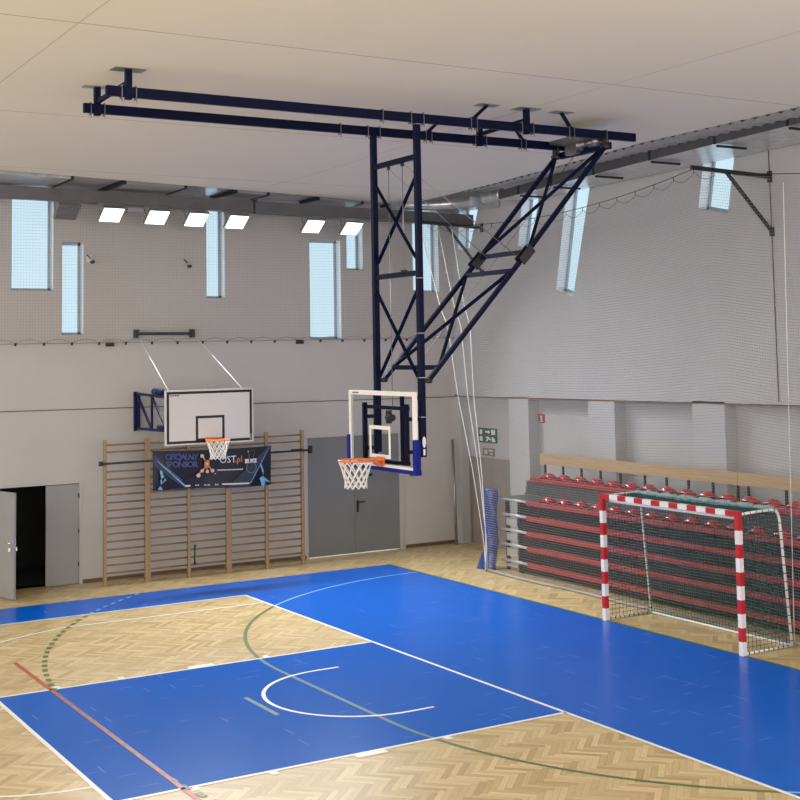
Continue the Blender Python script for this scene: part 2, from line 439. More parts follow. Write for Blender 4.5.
WR = [[(10.12, 6.90), (9.66, 6.80), (9.20, 7.85), (10.02, 7.95)], [(7.71, 6.80), (7.20, 6.66), (6.82, 8.1), (7.44, 8.1)],
      [(6.38, 5.75), (5.80, 5.58), (5.06, 8.15), (5.86, 8.15)], [(2.05, 7.06), (1.30, 6.87), (1.02, 8.2), (1.81, 8.2)]]
wr = MB()
hr = [[(XR, y, z) for y, z in q] for q in WR]
ZS0, ZS1 = 3.53, 3.42                      # the shadow gap dips a little towards the corner
panel(wr, [(XR, 10.4, ZS1), (XR, -12, ZS0), (XR, -12, 8.6), (XR, 10.4, 8.6)], hr)
for q in WR:
    for i in range(4):
        p0, p1 = q[i], q[(i + 1) % 4]
        wr.add([(XR, *p0), (XR, *p1), (XR + RD, *p1), (XR + RD, *p0)], [(0, 1, 2, 3)])
wr.add([(XR, 10.4, ZS1), (XR, -12, ZS0), (XK, -12, ZS0), (XK, 10.4, ZS1)], [(0, 1, 2, 3)])
wr.add([(XK, 10.4, 0), (XK, -12, 0), (XK, -12, ZS0), (XK, 10.4, ZS1)], [(0, 1, 2, 3)])
for y0, y1 in ((10.17, 10.42), (7.48, 8.22), (4.60, 5.42), (1.57, 2.40), (-1.45, -.6), (-4.5, -3.6)):
    wr.box((XR, y0, 0), (XK + .02, y1, 3.46 if y0 > 3 else 3.50))
struct(wr.build('wall_right', 'wallr'), 'grey side wall with slanted windows above and shallow piers below', 'wall')
LR = ['tilted window highest in the corner of the side wall', 'narrow tilted window crossed by the steel struts', 'tall tilted window in the middle of the side wall', 'short tilted window above the black net bracket']
for i, q in enumerate(WR):
    window(i + 7, [(XR, *q[0]), (XR, *q[1]), (XR, *q[2]), (XR, *q[3])], (1, 0, 0), LR[i])
t = MB()
t.bar((-24, YB - .004, 3.56), (2.9, YB - .004, 3.415), .012, .018)
struct(t.build('trim_1', 'base', base=(0, YB, 3.4)), 'thin dark shadow joint across the end wall', 'joint')
t = MB()
t.bar((XR - .004, 10.4, 3.425), (XR - .004, -12, 3.535), .012, .022)
struct(t.build('trim_2', 'base', base=(XR, 0, 3.5)), 'thin dark horizontal shadow joint along the side wall', 'joint')
t = MB().bar((XR - .004, .275, 3.53), (XR - .004, .275, 8.3), .012, .022, up=(1, 0, 0))
struct(t.build('trim_3', 'base', base=(XR, .27, 3.5)), 'thin dark vertical joint up the side wall behind the net bracket', 'joint')
t = MB()
for a, b in ((D1[1] + .02, D2[0] - .02), (D2[1] + .06, 2.9)): t.box((a, YB - .018, 0), (b, YB, .075))
struct(t.build('baseboard_back', 'base'), 'brown wooden skirting board along the end wall', 'skirting board')

# ceiling: board level falls a little towards the end wall, its free edge stops short of both walls
def zc(y): return 8.0 - .1 * min(1, max(0, y / 6))
edge_r = [(-16, .55), (-2.4, .67), (1.1, .70), (3.5, .92), (6, 1.10), (7.6, 1.22), (8.9, 1.40)]
ce = MB()
ys = [-19, -16, -2.4, 1.1, 3.5, 6.0, 7.2]
def xr_at(y):
    for (ya, xa), (yb, xb) in zip(edge_r, edge_r[1:]):
        if y <= yb: return xa + (xb - xa) * max(0, (y - ya)) / (yb - ya)
    return edge_r[-1][1]
for thick in (0, .16):
    vs = []
    for y in ys: vs += [(-24, y, zc(y) + thick), (xr_at(y), y, zc(y) + thick)]
    ce.add(vs, [((2 * k, 2 * k + 2, 2 * k + 3, 2 * k + 1) if not thick else (2 * k, 2 * k + 1, 2 * k + 3, 2 * k + 2)) for k in range(len(ys) - 1)])
    zt = 7.9 + thick
    back = [(-24, 7.2, zt), (xr_at(7.2), 7.2, zt), (1.40, 9.95, zt), (.35, 9.80, zt), (-1.7, 9.25, zt), (-8.37, 7.97, zt), (-12, 7.55, zt), (-24, 7.25, zt)]
    ce.add(back, [tuple(range(8)) if thick else tuple(reversed(range(8)))])
eb = [(1.22, 7.2, 7.9), (1.40, 9.95, 7.9), (.35, 9.80, 7.9), (-1.7, 9.25, 7.9), (-8.37, 7.97, 7.9), (-12, 7.55, 7.9), (-24, 7.25, 7.9)]
for p, q in zip(eb, eb[1:]): ce.add([p, q, (q[0], q[1], 8.06), (p[0], p[1], 8.06)], [(0, 1, 2, 3)])
er = [(xr_at(y), y, zc(y)) for y in ys]
for p, q in zip(er, er[1:]): ce.add([p, q, (q[0], q[1], q[2] + .16), (p[0], p[1], p[2] + .16)], [(0, 1, 2, 3)])
struct(ce.build('ceiling', 'ceil'), 'flat pale ceiling of large painted boards with thin joints', 'ceiling')
# steel deck that shows between the boards and the side duct, and the dark roof over the end wall gap
dk = MB()
fx = [(7.3, 2.02), (6.98, 2.0), (2.2, 1.5), (-1.6, 1.32), (-12, 1.0)]
N = 120; vs = []
for k in range(N + 1):
    y = 7.4 - k * .13; h = .055 if k % 2 else 0
    vs += [(xr_at(y) - .02, y, zc(y) + .012 - h + .0), (1.9, y, 8.06 - h)]
dk.add(vs, [(2 * k, 2 * k + 1, 2 * k + 3, 2 * k + 2) for k in range(N)])
struct(dk.build('deck_ceiling', 'deck'), 'ribbed grey steel roof deck between ceiling boards and side duct', 'roof deck')
rf = MB().box((-24, 7.2, 8.5), (3.6, 10.8, 8.6)); rf.box((.4, -12, 8.5), (3.6, 7.2, 8.6))
struct(rf.build('upper_ceiling', 'deck'), 'dark grey roof underside above the ducts', 'roof')

# ------------------------------------------------------------------ doors
d = MB()
for x in (D1[0], D1[1] - .055): d.box((x, YB - .02, 0), (x + .055, YB + .12, D1[2] - .05))
d.box((D1[0], YB - .02, D1[2] - .05), (D1[1], YB + .12, D1[2] + .01))
d1 = d.build('door_1', 'frame', base=(-7, YB, 0))
struct(d1, 'pale grey double door in the end wall with one leaf swung open on a dark room', 'door')
MB().box((-6.83, YB + .01, .01), (-6.165, YB + .055, 1.975)).build('closed_leaf', 'door', d1)
hg, fe = V((-7.93, YB - .02, 0)), V((-7.69, 9.36, 0))
dv = (fe - hg).normalized(); nv = V((-dv.y, dv.x, 0))
lf = MB().prism([hg + V((0, 0, .012)), fe + V((0, 0, .012)), fe + V((0, 0, 1.985)), hg + V((0, 0, 1.985))], nv * -.045)
leaf = lf.build('open_leaf', 'door', d1)
h = MB(); pz = fe - dv * .09
for sg in (1, -1):
    off = nv * (.045 if sg > 0 else -.09)
    p = pz + off + V((0, 0, 1.05)); h.tube([p - nv * sg * .05, p], .012); h.tube([p, p - dv * .12], .011)
    h.box((p.x - .02, p.y - .02, .90), (p.x + .02, p.y + .02, .97))
h.bar(fe + V((0, 0, .95)) - nv * .02, fe + V((0, 0, 1.15)) - nv * .02, .03, .012, up=dv)
h.build('door_handle', 'chrome', leaf)
hn = MB()
for z in (.35, 1.0, 1.7): hn.tube([(-6.178, YB - .025, z), (-6.178, YB - .025, z + .09)], .012)
hn.each('door_hinge', 'black', d1)
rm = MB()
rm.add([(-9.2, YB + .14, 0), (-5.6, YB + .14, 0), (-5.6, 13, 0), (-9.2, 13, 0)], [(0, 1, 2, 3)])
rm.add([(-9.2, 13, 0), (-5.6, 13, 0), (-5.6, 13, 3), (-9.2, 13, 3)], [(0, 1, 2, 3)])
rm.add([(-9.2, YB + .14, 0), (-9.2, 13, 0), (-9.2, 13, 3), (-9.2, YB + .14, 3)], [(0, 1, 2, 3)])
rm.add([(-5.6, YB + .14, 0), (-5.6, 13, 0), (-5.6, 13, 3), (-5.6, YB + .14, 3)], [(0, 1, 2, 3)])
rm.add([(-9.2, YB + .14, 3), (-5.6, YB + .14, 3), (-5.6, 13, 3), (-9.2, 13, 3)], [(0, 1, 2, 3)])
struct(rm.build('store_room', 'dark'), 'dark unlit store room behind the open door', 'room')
d = MB()
d.box((D2[0], YB - .012, 0), (D2[0] + .04, YB + .1, D2[2])); d.box((D2[1] - .10, YB - .03, 0), (D2[1] + .015, YB + .1, D2[2] + .01))
d.box((D2[0], YB - .02, D2[2] - .03), (D2[1], YB + .1, D2[2] + .01))
d2 = d.build('door_2', 'frame', base=(.17, YB, 0))
struct(d2, 'large grey steel double door between the wall bars and the corner', 'door')
MB().box((D2[0] + .04, YB - .004, .015), (.148, YB + .05, D2[2] - .03)).build('door_leaf', 'door2', d2)
l2 = MB().box((.156, YB - .004, .015), (D2[1] - .10, YB + .05, D2[2] - .03)).build('door_leaf', 'door2', d2)
h = MB().box((.195, YB - .016, .92), (.245, YB - .004, 1.18)); h.tube([(.22, YB - .016, 1.14), (.22, YB - .06, 1.14), (.38, YB - .06, 1.145)], .014)
h.build('door_handle', 'black', l2)
MB().box((.44, YB - .012, 1.70), (.61, YB - .004, 1.76)).build('name_plate', 'blue_steel', l2)
d = MB().box((XK - .03, 8.30, 0), (XK, 10.12, 1.97))
d3 = d.build('door_3', 'door3', base=(XK, 9.2, 0)); struct(d3, 'brown grey double door in the side wall behind the gathered net', 'door')
f = MB()
f.box((XK - .06, 8.24, 0), (XK, 8.30, 1.96)); f.box((XK - .06, 10.12, 0), (XK, 10.17, 1.96)); f.box((XK - .06, 8.24, 1.96), (XK, 10.17, 2.02)); f.box((XK - .036, 9.20, 0), (XK - .03, 9.215, 1.96))
f.build('door_frame', 'door3', d3)

# ------------------------------------------------------------------ ducts
db = MB()
zl, zr = (7.59, 7.83), (7.40, 7.66)
def zb(x, i): return zl[i] + (zr[i] - zl[i]) * (max(x, -8) + 8) / 10.9
xs = [-24, -8, -3, 2.88]
for x0, x1 in zip(xs, xs[1:]):
    q = [(zb(x0, 0), zb(x0, 1)), (zb(x1, 0), zb(x1, 1))]
    db.add([(x0, 9.4, q[0][0]), (x1, 9.4, q[1][0]), (x1, 9.4, q[1][1]), (x0, 9.4, q[0][1]), (x0, 9.66, q[0][0]), (x1, 9.66, q[1][0]), (x1, 9.66, q[1][1]), (x0, 9.66, q[0][1])],
           [(0, 1, 2, 3), (0, 4, 5, 1), (3, 2, 6, 7), (4, 7, 6, 5)])
db.add([(2.88, 9.4, zb(2.88, 0)), (2.88, 9.66, zb(2.88, 0)), (2.88, 9.66, zb(2.88, 1)), (2.88, 9.4, zb(2.88, 1))], [(0, 1, 2, 3)])
cb = db.build('cable_channel', 'duct_dark', base=(-2, 9.5, 7.5))
tag(cb, 'long dark grey steel channel below the ceiling along the end wall', 'cable channel')
s_ = MB(); s_.bar((-24, 9.392, zb(-24, 0) + .1), (2.88, 9.392, zb(2.88, 0) + .1), .012, .02); s_.build('centre_lip', 'slat_grey', cb)
s_ = MB()
for x in (-2.72, ): s_.box((x - .02, 9.385, zb(x, 0) - .02), (x + .02, 9.4, zb(x, 1) + .02)); s_.box((x - .06, 9.387, zb(x, 1) - .02), (x - .03, 9.4, zb(x, 1) + .03)); s_.box((x + .03, 9.387, zb(x, 1) - .02), (x + .06, 9.4, zb(x, 1) + .03))
s_.build('joint_clamp', 'black', cb)
# ventilation duct over the end wall: galvanised sections, stepped from one to the next
od = MB(); j_ = MB()
edges = [-14, -11.6, -9.4, -6.95, -5.85, -4.5, -3.3, -2.5, -1.15, .15, .95]
def yedge(x):
    pts = [(-24, 7.25), (-12, 7.55), (-8.37, 7.97), (-1.7, 9.25), (.35, 9.8), (1.4, 9.95)]
    for (xa, ya), (xb, yb_) in zip(pts, pts[1:]):
        if x <= xb: return ya + (yb_ - ya) * (x - xa) / (xb - xa)
    return 9.95
for k, (x0, x1) in enumerate(zip(edges, edges[1:])):
    zz = 7.93 if k % 2 else 7.86
    ya, yb2 = yedge(x0) + .08, yedge(x1) + .08
    od.prism([(x0, ya, zz), (x1, yb2, zz), (x1, 10.36, zz - .02), (x0, 10.36, zz - .02)], (0, 0, .4), mi=0 if k in (0, 2, 5, 7) else 1)
    j_.prism([(x1 - .03, yb2 - .01, 7.86 - .02), (x1 + .03, yb2 - .01, 7.86 - .02), (x1 + .03, 10.36, 7.84), (x1 - .03, 10.36, 7.84)], (0, 0, .1))
vd = od.build('ventilation_duct', ['galv', 'deck'], base=(-4, 9.6, 7.9))
tag(vd, 'stepped galvanised ventilation duct under the roof along the end wall', 'duct')
j_.each('duct_flange', 'slat', vd)
eb_ = MB(); vs = []
for k in range(9):                        # elbow that swings from the end wall duct into the side wall duct
    a = PI / 2 * k / 8
    ci, co = V((.95, 8.2)), None
    vs += [(.95 + 1.15 * math.sin(a) * .95, 8.35 + 1.15 * math.cos(a) - .05, 7.74), (.95 + 2.0 * math.sin(a) * .96, 8.35 + 1.98 * math.cos(a), 7.74),
           (.95 + 1.15 * math.sin(a) * .95, 8.35 + 1.15 * math.cos(a) - .05, 7.93), (.95 + 2.0 * math.sin(a) * .96, 8.35 + 1.98 * math.cos(a), 7.93)]
eb_.add(vs, [f for k in range(8) for f in ((4 * k, 4 * k + 1, 4 * k + 5, 4 * k + 4), (4 * k + 2, 4 * k + 6, 4 * k + 7, 4 * k + 3), (4 * k, 4 * k + 4, 4 * k + 6, 4 * k + 2), (4 * k + 1, 4 * k + 3, 4 * k + 7, 4 * k + 5))], 0, True)
eb_.add([vs[-4], vs[-3], vs[-1], vs[-2]], [(0, 1, 2, 3)]); eb_.add(vs[:4], [(0, 1, 3, 2)]); eb_.build('duct_elbow', 'galv', vd)
# side wall duct
sd = MB()
F4 = [(7.15, 2.01, 7.74, 7.92), (2.14, 1.5, 7.82, 8.035), (-1.6, 1.32, 7.90, 8.06), (-12, 1.0, 8.05, 8.2)]
for (ya, xa, ba, ta), (yb2, xb, bb, tb) in zip(F4, F4[1:]):
    sd.add([(xa, ya, ba), (xb, yb2, bb), (xb, yb2, tb), (xa, ya, ta)], [(0, 1, 2, 3)], 1)
    sd.add([(xa, ya, ba), (2.86, ya, ba + .02), (2.86, yb2, bb + .02), (xb, yb2, bb)], [(0, 1, 2, 3)], 0)
    sd.add([(xa, ya, ta), (2.86, ya, ta), (2.86, yb2, tb), (xb, yb2, tb)], [(0, 1, 2, 3)], 1)
sd.add([(2.01, 7.15, 7.74), (2.86, 7.15, 7.76), (2.86, 7.15, 7.92), (2.01, 7.15, 7.92)], [(0, 1, 2, 3)], 0)
so = sd.build('side_duct', ['galv', 'duct'], base=(2.2, 2, 7.9))
tag(so, 'long flat grey ventilation duct under the ceiling along the side wall', 'duct')
def f4(y):
    for (ya, xa, ba, ta), (yb2, xb, bb, tb) in zip(F4, F4[1:]):
        if y >= yb2:
            t = (ya - y) / (ya - yb2); return xa + (xb - xa) * t, ba + (bb - ba) * t, ta + (tb - ta) * t
fl_ = MB(); rb_ = MB()
for y in (6.3, 5.0, 3.5, 1.75, .05, -1.6, -3.2):
    x, b0, t0 = f4(y); fl_.box((x - .012, y - .025, b0 - .005), (x + .01, y + .025, t0)); rb_.box((x + .05, y - .02, b0 - .05), (x + .72, y + .02, b0 - .012))
fl_.each('duct_flange', 'slat', so); rb_.each('support_rail', 'slat', so)
MB().lathe((2.12, 7.5, 7.86), [(.11, -.34), (.135, -.33), (.12, -.28), (.12, .28), (.135, .33), (.11, .34)], 20, axis=1).build('round_connector', 'galv', so)

# ------------------------------------------------------------------ floodlights along the channel
lamps = [(-6.72, 0), (-5.83, 1), (-4.88, 1), (-4.03, 1), (-3.13, 1), (-1.33, 1), (-.38, 1)]
NM = ['the only unlit floodlight on the channel, beside the tall wide window', 'lit floodlight between the unlit floodlight and the first small grey box', 'lit floodlight just past the first small grey box, second lit one along', 'lit floodlight hanging in front of the narrow high window',
      'fourth lit floodlight, alone past the narrow high window before the wide gap', 'lit floodlight over the wide low window, before the second small grey box', 'last lit floodlight, over the short narrow window by the masts']
for (x, on), lb in zip(lamps, NM):
    zt = zb(x, 0)
    r = thing('floodlight', (x, 9.45, zt), lb, 'floodlight', 'floodlights below the end wall channel')
    R = Matrix.Rotation(math.radians(7), 3, 'Z') @ Matrix.Rotation(math.radians(-42), 3, 'X')
    c = V((x, 9.38, zt - .235)); 
    hb = MB().box((x - .23, c.y - .19, c.z + .004), (x + .23, c.y + .19, c.z + .075), rot=R, piv=c)
    for k in range(7): hb.box((x - .2 + k * .066, c.y - .18, c.z + .07), (x - .19 + k * .066, c.y + .18, c.z + .11), rot=R, piv=c)
    hb.build('housing', 'lamp_body', r)
    gl = MB()
    for a in range(3):
        for bq in range(4):
            gl.box((x - .215 + bq * .108, c.y - .175 + a * .117, c.z - .004), (x - .215 + bq * .108 + .104, c.y - .175 + a * .117 + .113, c.z + .006), rot=R, piv=c)
    gl.build('lamp_glass', 'lamp_on' if on else 'lamp_off', r)
    br = MB()
    for sg in (-1, 1):
        e = c + R @ V((sg * .24, 0, .03)); br.bar((x + sg * .24, 9.46, zt), (x + sg * .24, 9.46, zt - .07), .012, .03); br.bar((x + sg * .24, 9.46, zt - .06), e, .012, .03)
    br.bar((x - .25, 9.46, zt - .004), (x + .25, 9.46, zt - .004), .03, .012); br.each('bracket', 'lamp_body', r)
for x, lb in ((-5.33, 'small grey box on the channel between the first two lit floodlights'), (-.85, 'small grey box on the channel between the last two floodlights')):
    zt = zb(x, 0)
    r = thing('junction_box', (x, 9.45, zt), lb, 'junction box', 'grey boxes under the channel')
    MB().box((x - .17, 9.40, zt - .15), (x + .17, 9.50, zt - .05)).build('box_body', 'lamp_body', r, bevel=.01)
    h = MB()
    for sg in (-.1, .1): h.tube([(x + sg, 9.45, zt - .05), (x + sg, 9.45, zt)], .008)
    h.each('hanger_rod', 'alu', r)
for x, z, lb, side in ((-5.97, 6.49, 'small black camera on a white wall plate beside the narrow low window', 0), (-3.87, 6.44, 'small black camera on the bare end wall close to the narrow high window', 1)):
    r = thing('security_camera', (x, YB, z), lb, 'camera')
    MB().box((x - .05, YB - .02, z - .05), (x + .05, YB, z + .10)).build('mount_plate', 'white' if not side else 'wall', r)
    MB().tube([(x - .05, YB - .03, z + .1), (x, YB - .12, z + .02)], .012).build('mount_arm', 'rubber', r)
    MB().lathe((x + .02, YB - .16, z - .05), [(.02, -.06), (.035, -.05), (.035, .04), (.025, .05)], 14, axis=1).build('camera_body', 'rubber', r)
bx = tag(MB().box((-5.62, YB - .07, 4.72), (-5.46, YB, 4.81)).build('wall_socket', 'rubber', base=(-5.54, YB, 4.76)), 'small black box on the end wall under the hem of the window net', 'socket')
bx = tag(MB().box((-1.28, YB - .07, 4.72), (-1.12, YB, 4.80)).build('wall_socket', 'rubber', base=(-1.2, YB, 4.76)), 'small black box on the end wall close beside the wide low window', 'socket')

# ------------------------------------------------------------------ nets
def netgrid(mb, fn, nu, nv, su, sv, th, mi=0):      # fn(u,v)->point; nu, nv threads; su, sv samples along each thread
    def thread(pts):
        n = 3; vs = []; fs = []
        for k, p in enumerate(pts):
            a = pts[max(0, k - 1)]; b = pts[min(len(pts) - 1, k + 1)]; d = (b - a).normalized()
            u = V((0, 0, 1)) if abs(d.z) < .8 else V((1, 0, 0)); x = d.cross(u).normalized(); u = x.cross(d)
            for i in range(n): vs.append(p + (x * math.cos(2.09 * i) + u * math.sin(2.09 * i)) * th)
        for k in range(len(pts) - 1):
            for i in range(n): fs.append((k * n + i, k * n + (i + 1) % n, (k + 1) * n + (i + 1) % n, (k + 1) * n + i))
        mb.add(vs, fs, mi)
    for i in range(nu + 1 if nu else 0): thread([V(fn(i / nu, k / sv)) for k in range(sv + 1)])
    for j in range(nv + 1 if nv else 0): thread([V(fn(k / su, j / nv)) for k in range(su + 1)])
wn = thing('window_net', (-3, 10.22, 4.8), 'fine grey net stretched over the upper end wall and its windows', 'net')
n = MB(); netgrid(n, lambda u, v: (-12 + 14.8 * u, 10.14, 4.80 + 2.9 * v), 246, 48, 1, 1, .0017); n.build('net_mesh', 'dark_cord', wn)
n = MB(); xs_ = [-12 + .56 * k for k in range(27)]
n.tube([(-12, 10.14, 4.78), (2.8, 10.14, 4.81)], .006, 5)
for a, b in zip(xs_, xs_[1:]): n.tube([(a + (b - a) * t / 6, 10.135, 4.80 + .075 * math.sin(PI * t / 6)) for t in range(7)], .005, 4)
n.build('hem_rope', 'dark_cord', wn)
n = MB()
for x in xs_: n.box((x - .018, 10.12, 4.75), (x + .018, 10.16, 4.81))
n.each('hem_tie', 'rubber', wn)

T1, T2 = V((1.14, 9.09, 7.39)), V((1.08, .27, 7.46)); T3 = V((1.1, -8.6, 7.5))
def wire(y):
    a, b = (T1, T2) if y > T2.y else (T2, T3)
    t = (a.y - y) / (a.y - b.y); sag = .36 if a is T1 else .5
    return a.z + (b.z - a.z) * t - sag * 4 * t * (1 - t)
YL = [(0, 6.66), (.63, 6.71), (2.03, 7.06), (3.05, 7.39), (3.46, 7.53), (5.06, 7.90), (5.39, 8.14), (5.84, 8.34), (7.4, 9.0)]
def yl(z):
    for (a, b), (c, d) in zip(YL, YL[1:]):
        if z <= c: return b + (d - b) * max(0, z - a) / (c - a)
    return 9.0
pn = thing('protective_net', (1.15, 3, 0), 'tall fine net hanging in front of the stand and the side wall', 'net')
def pnet(u, v):
    y0 = 9.05; y1 = -5.0
    yt = y0 + (y1 - y0) * u; zt = wire(yt) - .05
    z = .03 + (zt - .03) * v
    ya = yl(z) if True else y0
    y = ya + (y1 - ya) * u
    bot = max(0, 1 - z / .5)
    x = 1.15 + .05 * math.sin(5 * u + 2 * v) * (1 - v) + .06 * math.sin(23 * u) * (1 - v) * .5 - .05 * bot
    return (x, y, z)
n = MB(); netgrid(n, pnet, 250, 0, 60, 24, .0014); netgrid(n, pnet, 0, 150, 60, 24, .0028); n.build('net_mesh', 'pale_cord', pn)
n = MB(); n.tube([(1.13 + .03 * math.sin(y * 2.1), y, .03) for y in [6.72 - .25 * k for k in range(48)]], .03, 6); n.build('bottom_hem', 'pale_cord', pn)
n = MB()
for q, (dy, dx) in enumerate(((0, 0), (-.50, .03), (-.95, -.02))):
    n = MB(); n.tube([(1.12 + dx, yl(z) + dy * z / 5.4, z) for z in [(7.33, 7.17, 7.10)[q] * k / 30 for k in range(31)]], .009, 5); n.build('edge_rope', 'cord', pn)
n = MB(); n.tube([(1.12, -1.65 + .008 * k, 7.0 - 7.0 * k / 20) for k in range(21)], .006, 5)
n.build('edge_rope', 'cord', pn)
n = MB()
ysw = [9.09 - 8.82 * k / 24 for k in range(25)]
n.tube([(1.12, y, wire(y)) for y in ysw], .007, 5)
n.tube([(1.09, y, wire(y)) for y in [.27 - 5.4 * k / 12 for k in range(13)]], .007, 5)
n.build('top_wire', 'rubber', pn)
n = MB()
for k in range(1, 19):
    y = 9.09 - .49 * k
    n.tube([(1.11, y, wire(y)), (1.11, y, wire(y) - .07)], .008, 4)
    n.tube([(1.12, y - .49 * t / 6, wire(y - .49 * t / 6) - .06 - .09 * math.sin(PI * t / 6)) for t in range(7)], .004, 4)
n.build('hook', 'rubber', pn)
for T, y, z, lb, zbr in ((T1, 9.09, 7.33, 'black steel net bracket on the side wall near the corner', 6.28), (T2, .27, 7.42, 'black steel net bracket on the side wall over the short tilted window', 6.46)):
    r = thing('net_bracket', (XR, y, z), lb, 'bracket', 'steel brackets that carry the tall net')
    MB().bar((XR, y, z), (T.x - .02, y, T.z + .02), .05, .07).build('bracket_arm', 'black', r)
    xm = XR - (XR - T.x) * .57
    MB().bar((XR, y, zbr), (xm, y, z + (T.z - z) * .55), .05, .05).build('brace', 'black', r)
    MB().box((XR - .02, y - .05, z - .1), (XR, y + .05, z + .1)).box((XR - .02, y - .05, zbr - .08), (XR, y + .05, zbr + .08)).each('wall_plate', 'black', r)

# ------------------------------------------------------------------ ceiling-hung basketball hoop
XP = -4.85
rg = thing('basketball_hoop', (XP, 0, 8.0), 'tall navy steel basketball frame hung from the ceiling with a glass backboard', 'basketball hoop')
for y in (-.6, .6):
    x1 = -.92 if y < 0 else -1.25
    bm = MB().bar((-9.24 if y < 0 else -9.14, y, 7.71), (x1, y, 7.71), .07, .125).build('rail_beam', 'navy', rg, bevel=.008)
    cl = MB()
    for x in (-9.05, -8.87, -5.4, -4.95, -4.75, -3.96, -3.86, -3.07, -2.87, -2.21, -2.12, -1.5):
        cl.box((x - .005, y - .042, 7.62), (x + .005, y + .042, 7.79)); cl.tube([(x, y - .04, 7.585), (x, y - .04, 7.64)], .007, 6)
    cl.each('clamp', 'motor', bm)
    for x in (-8.96, -2.97):
        hgr = MB().bar((x, y, 7.62), (x, y, 7.985), .075, .075).build('hanger', 'navy', rg)
        MB().box((x - .2, y - .12, 7.984), (x + .2, y + .12, 8.0)).build('ceiling_plate', 'alu', hgr)
    for xa, xb in ((-3.66, -3.95), (-2.33, -2.14)):
        hgr = MB().bar((xa, y, 7.985), (xb, y, 7.74), .04, .045, up=(0, 1, 0)).build('brace', 'navy', rg)
        MB().box((xa - .17, y - .1, 7.984), (xa + .17, y + .1, 8.0)).build('ceiling_plate', 'alu', hgr)
MB().bar((-8.96, -.55, 7.83), (-8.96, .55, 7.80), .05, .05).build('cross_tie', 'navy', rg)
MB().bar((-2.97, -.55, 7.83), (-2.97, .55, 7.80), .05, .05).build('cross_tie', 'navy', rg)
MB().bar((-1.42, -.6, 7.56), (-1.42, .6, 7.56), .08, .10).build('cross_tie', 'navy', rg)
for y in (-.6, .6):
    ms = MB().bar((XP, y, 3.09), (XP, y, 7.66), .082, .082, up=(1, 0, 0)).build('mast', 'navy', rg, bevel=.006)
    cl = MB()
    for z in (7.62, 5.5, 4.75, 4.15, 3.62): cl.box((XP - .044, y - .044, z), (XP + .044, y + .044, z + .01))
    cl.each('sleeve_ring', 'alu' if y < 0 else 'navy', ms)
    if y < 0:
        lg = MB()
        lg.prism([(XP + .0 + .028 * math.cos(a), y - .0415, 3.29 + .075 * math.sin(a)) for a in [2 * PI * k / 20 for k in range(20)]], (0, -.002, 0))
        lg.box((XP - .016, y - .0435, 3.115), (XP + .016, y - .0415, 3.195)); lg.build('maker_badge', 'print_white', ms)
MB().bar((XP, -.6, 7.18), (XP, .6, 7.18), .06, .07).build('rung', 'navy', rg)
MB().bar((XP, -.6, 5.58), (XP, .6, 5.58), .06, .07).build('rung', 'navy', rg)
for za, zb_ in ((6.95, 5.78), (5.40, 4.15)):
    for sg in (-1, 1):
        MB().bar((XP + .02 * sg, -.56 * sg, za), (XP + .02 * sg, .56 * sg, zb_), .012, .055, up=(1, 0, 0)).build('diagonal_brace', 'navy', rg)
lo, mid, hi = (-4.74, 4.11), (-3.06, 5.86), (-1.51, 7.54)
for y in (-.6, .6):
    st = MB()
    st.bar((lo[0], y, lo[1]), (mid[0], y, mid[1]), .058, .058, up=(0, 1, 0)); st.bar((mid[0], y, mid[1]), (hi[0], y, hi[1]), .058, .058, up=(0, 1, 0))
    so_ = st.build('folding_strut', 'navy', rg)
    hp = MB()
    hp.bar((mid[0] - .1, y - .055, mid[1] - .1), (mid[0] + .1, y - .055, mid[1] + .1), .02, .13, up=(-1, 0, 1)); hp.bar((mid[0] - .1, y + .055, mid[1] - .1), (mid[0] + .1, y + .055, mid[1] + .1), .02, .13, up=(-1, 0, 1))
    hp.tube([(lo[0], y - .06, lo[1]), (lo[0], y + .06, lo[1])], .035); hp.tube([(hi[0], y - .07, hi[1]), (hi[0], y + .07, hi[1])], .05)
    hp.bar((hi[0], y, hi[1]), (hi[0], y, 7.66), .08, .08); hp.bar((XP, y, lo[1]), (lo[0], y, lo[1]), .08, .06)
    hp.each('hinge', 'black', so_)
def lerp(a, b, t): return (a[0] + (b[0] - a[0]) * t, a[1] + (b[1] - a[1]) * t)
for p in (lerp(lo, mid, .10), lerp(lo, mid, .87), lerp(lo, mid, 1.03)):
    MB().bar((p[0], -.6, p[1]), (p[0], .6, p[1]), .055, .065).build('rung', 'navy', rg)
for pa, pb in ((lerp(lo, mid, .12), lerp(lo, mid, .85)), (lerp(mid, hi, .06), lerp(mid, hi, .97))):
    for sg in (-1, 1):
        MB().bar((pa[0], .57 * sg, pa[1] + .012 * sg), (pb[0], -.57 * sg, pb[1] + .012 * sg), .02, .05, up=(-1, 0, 1)).build('diagonal_brace', 'navy', rg)
wi = MB().lathe((-1.95 + .5, -.08, 7.66), [(.05, -.36), (.085, -.35), (.085, -.1), (.06, -.09), (.06, .05), (.10, .06), (.10, .26), (.06, .28)], 16, axis=1)
wi.box((-1.72, -.5, 7.70), (-1.2, .5, 7.76)); wi.box((-1.55, .05, 7.52), (-1.33, .32, 7.70)); wi.build('winch', 'motor', rg)
cbm = MB()
for a, b in (((XP, -.18, 7.15), (mid[0], -.35, mid[1] + .03)), ((XP, .25, 7.15), (mid[0], .35, mid[1] + .03)), ((hi[0] + .1, .15, 7.6), (lo[0] + .2, .15, lo[1] + .12)), ((XP, .18, 7.15), (XP, .18, 3.72)), ((XP, -.2, 7.15), (XP, -.2, 5.6))):
    cbm.tube([a, b], .006, 5)
cbm.each('steel_cable', 'alu', rg)
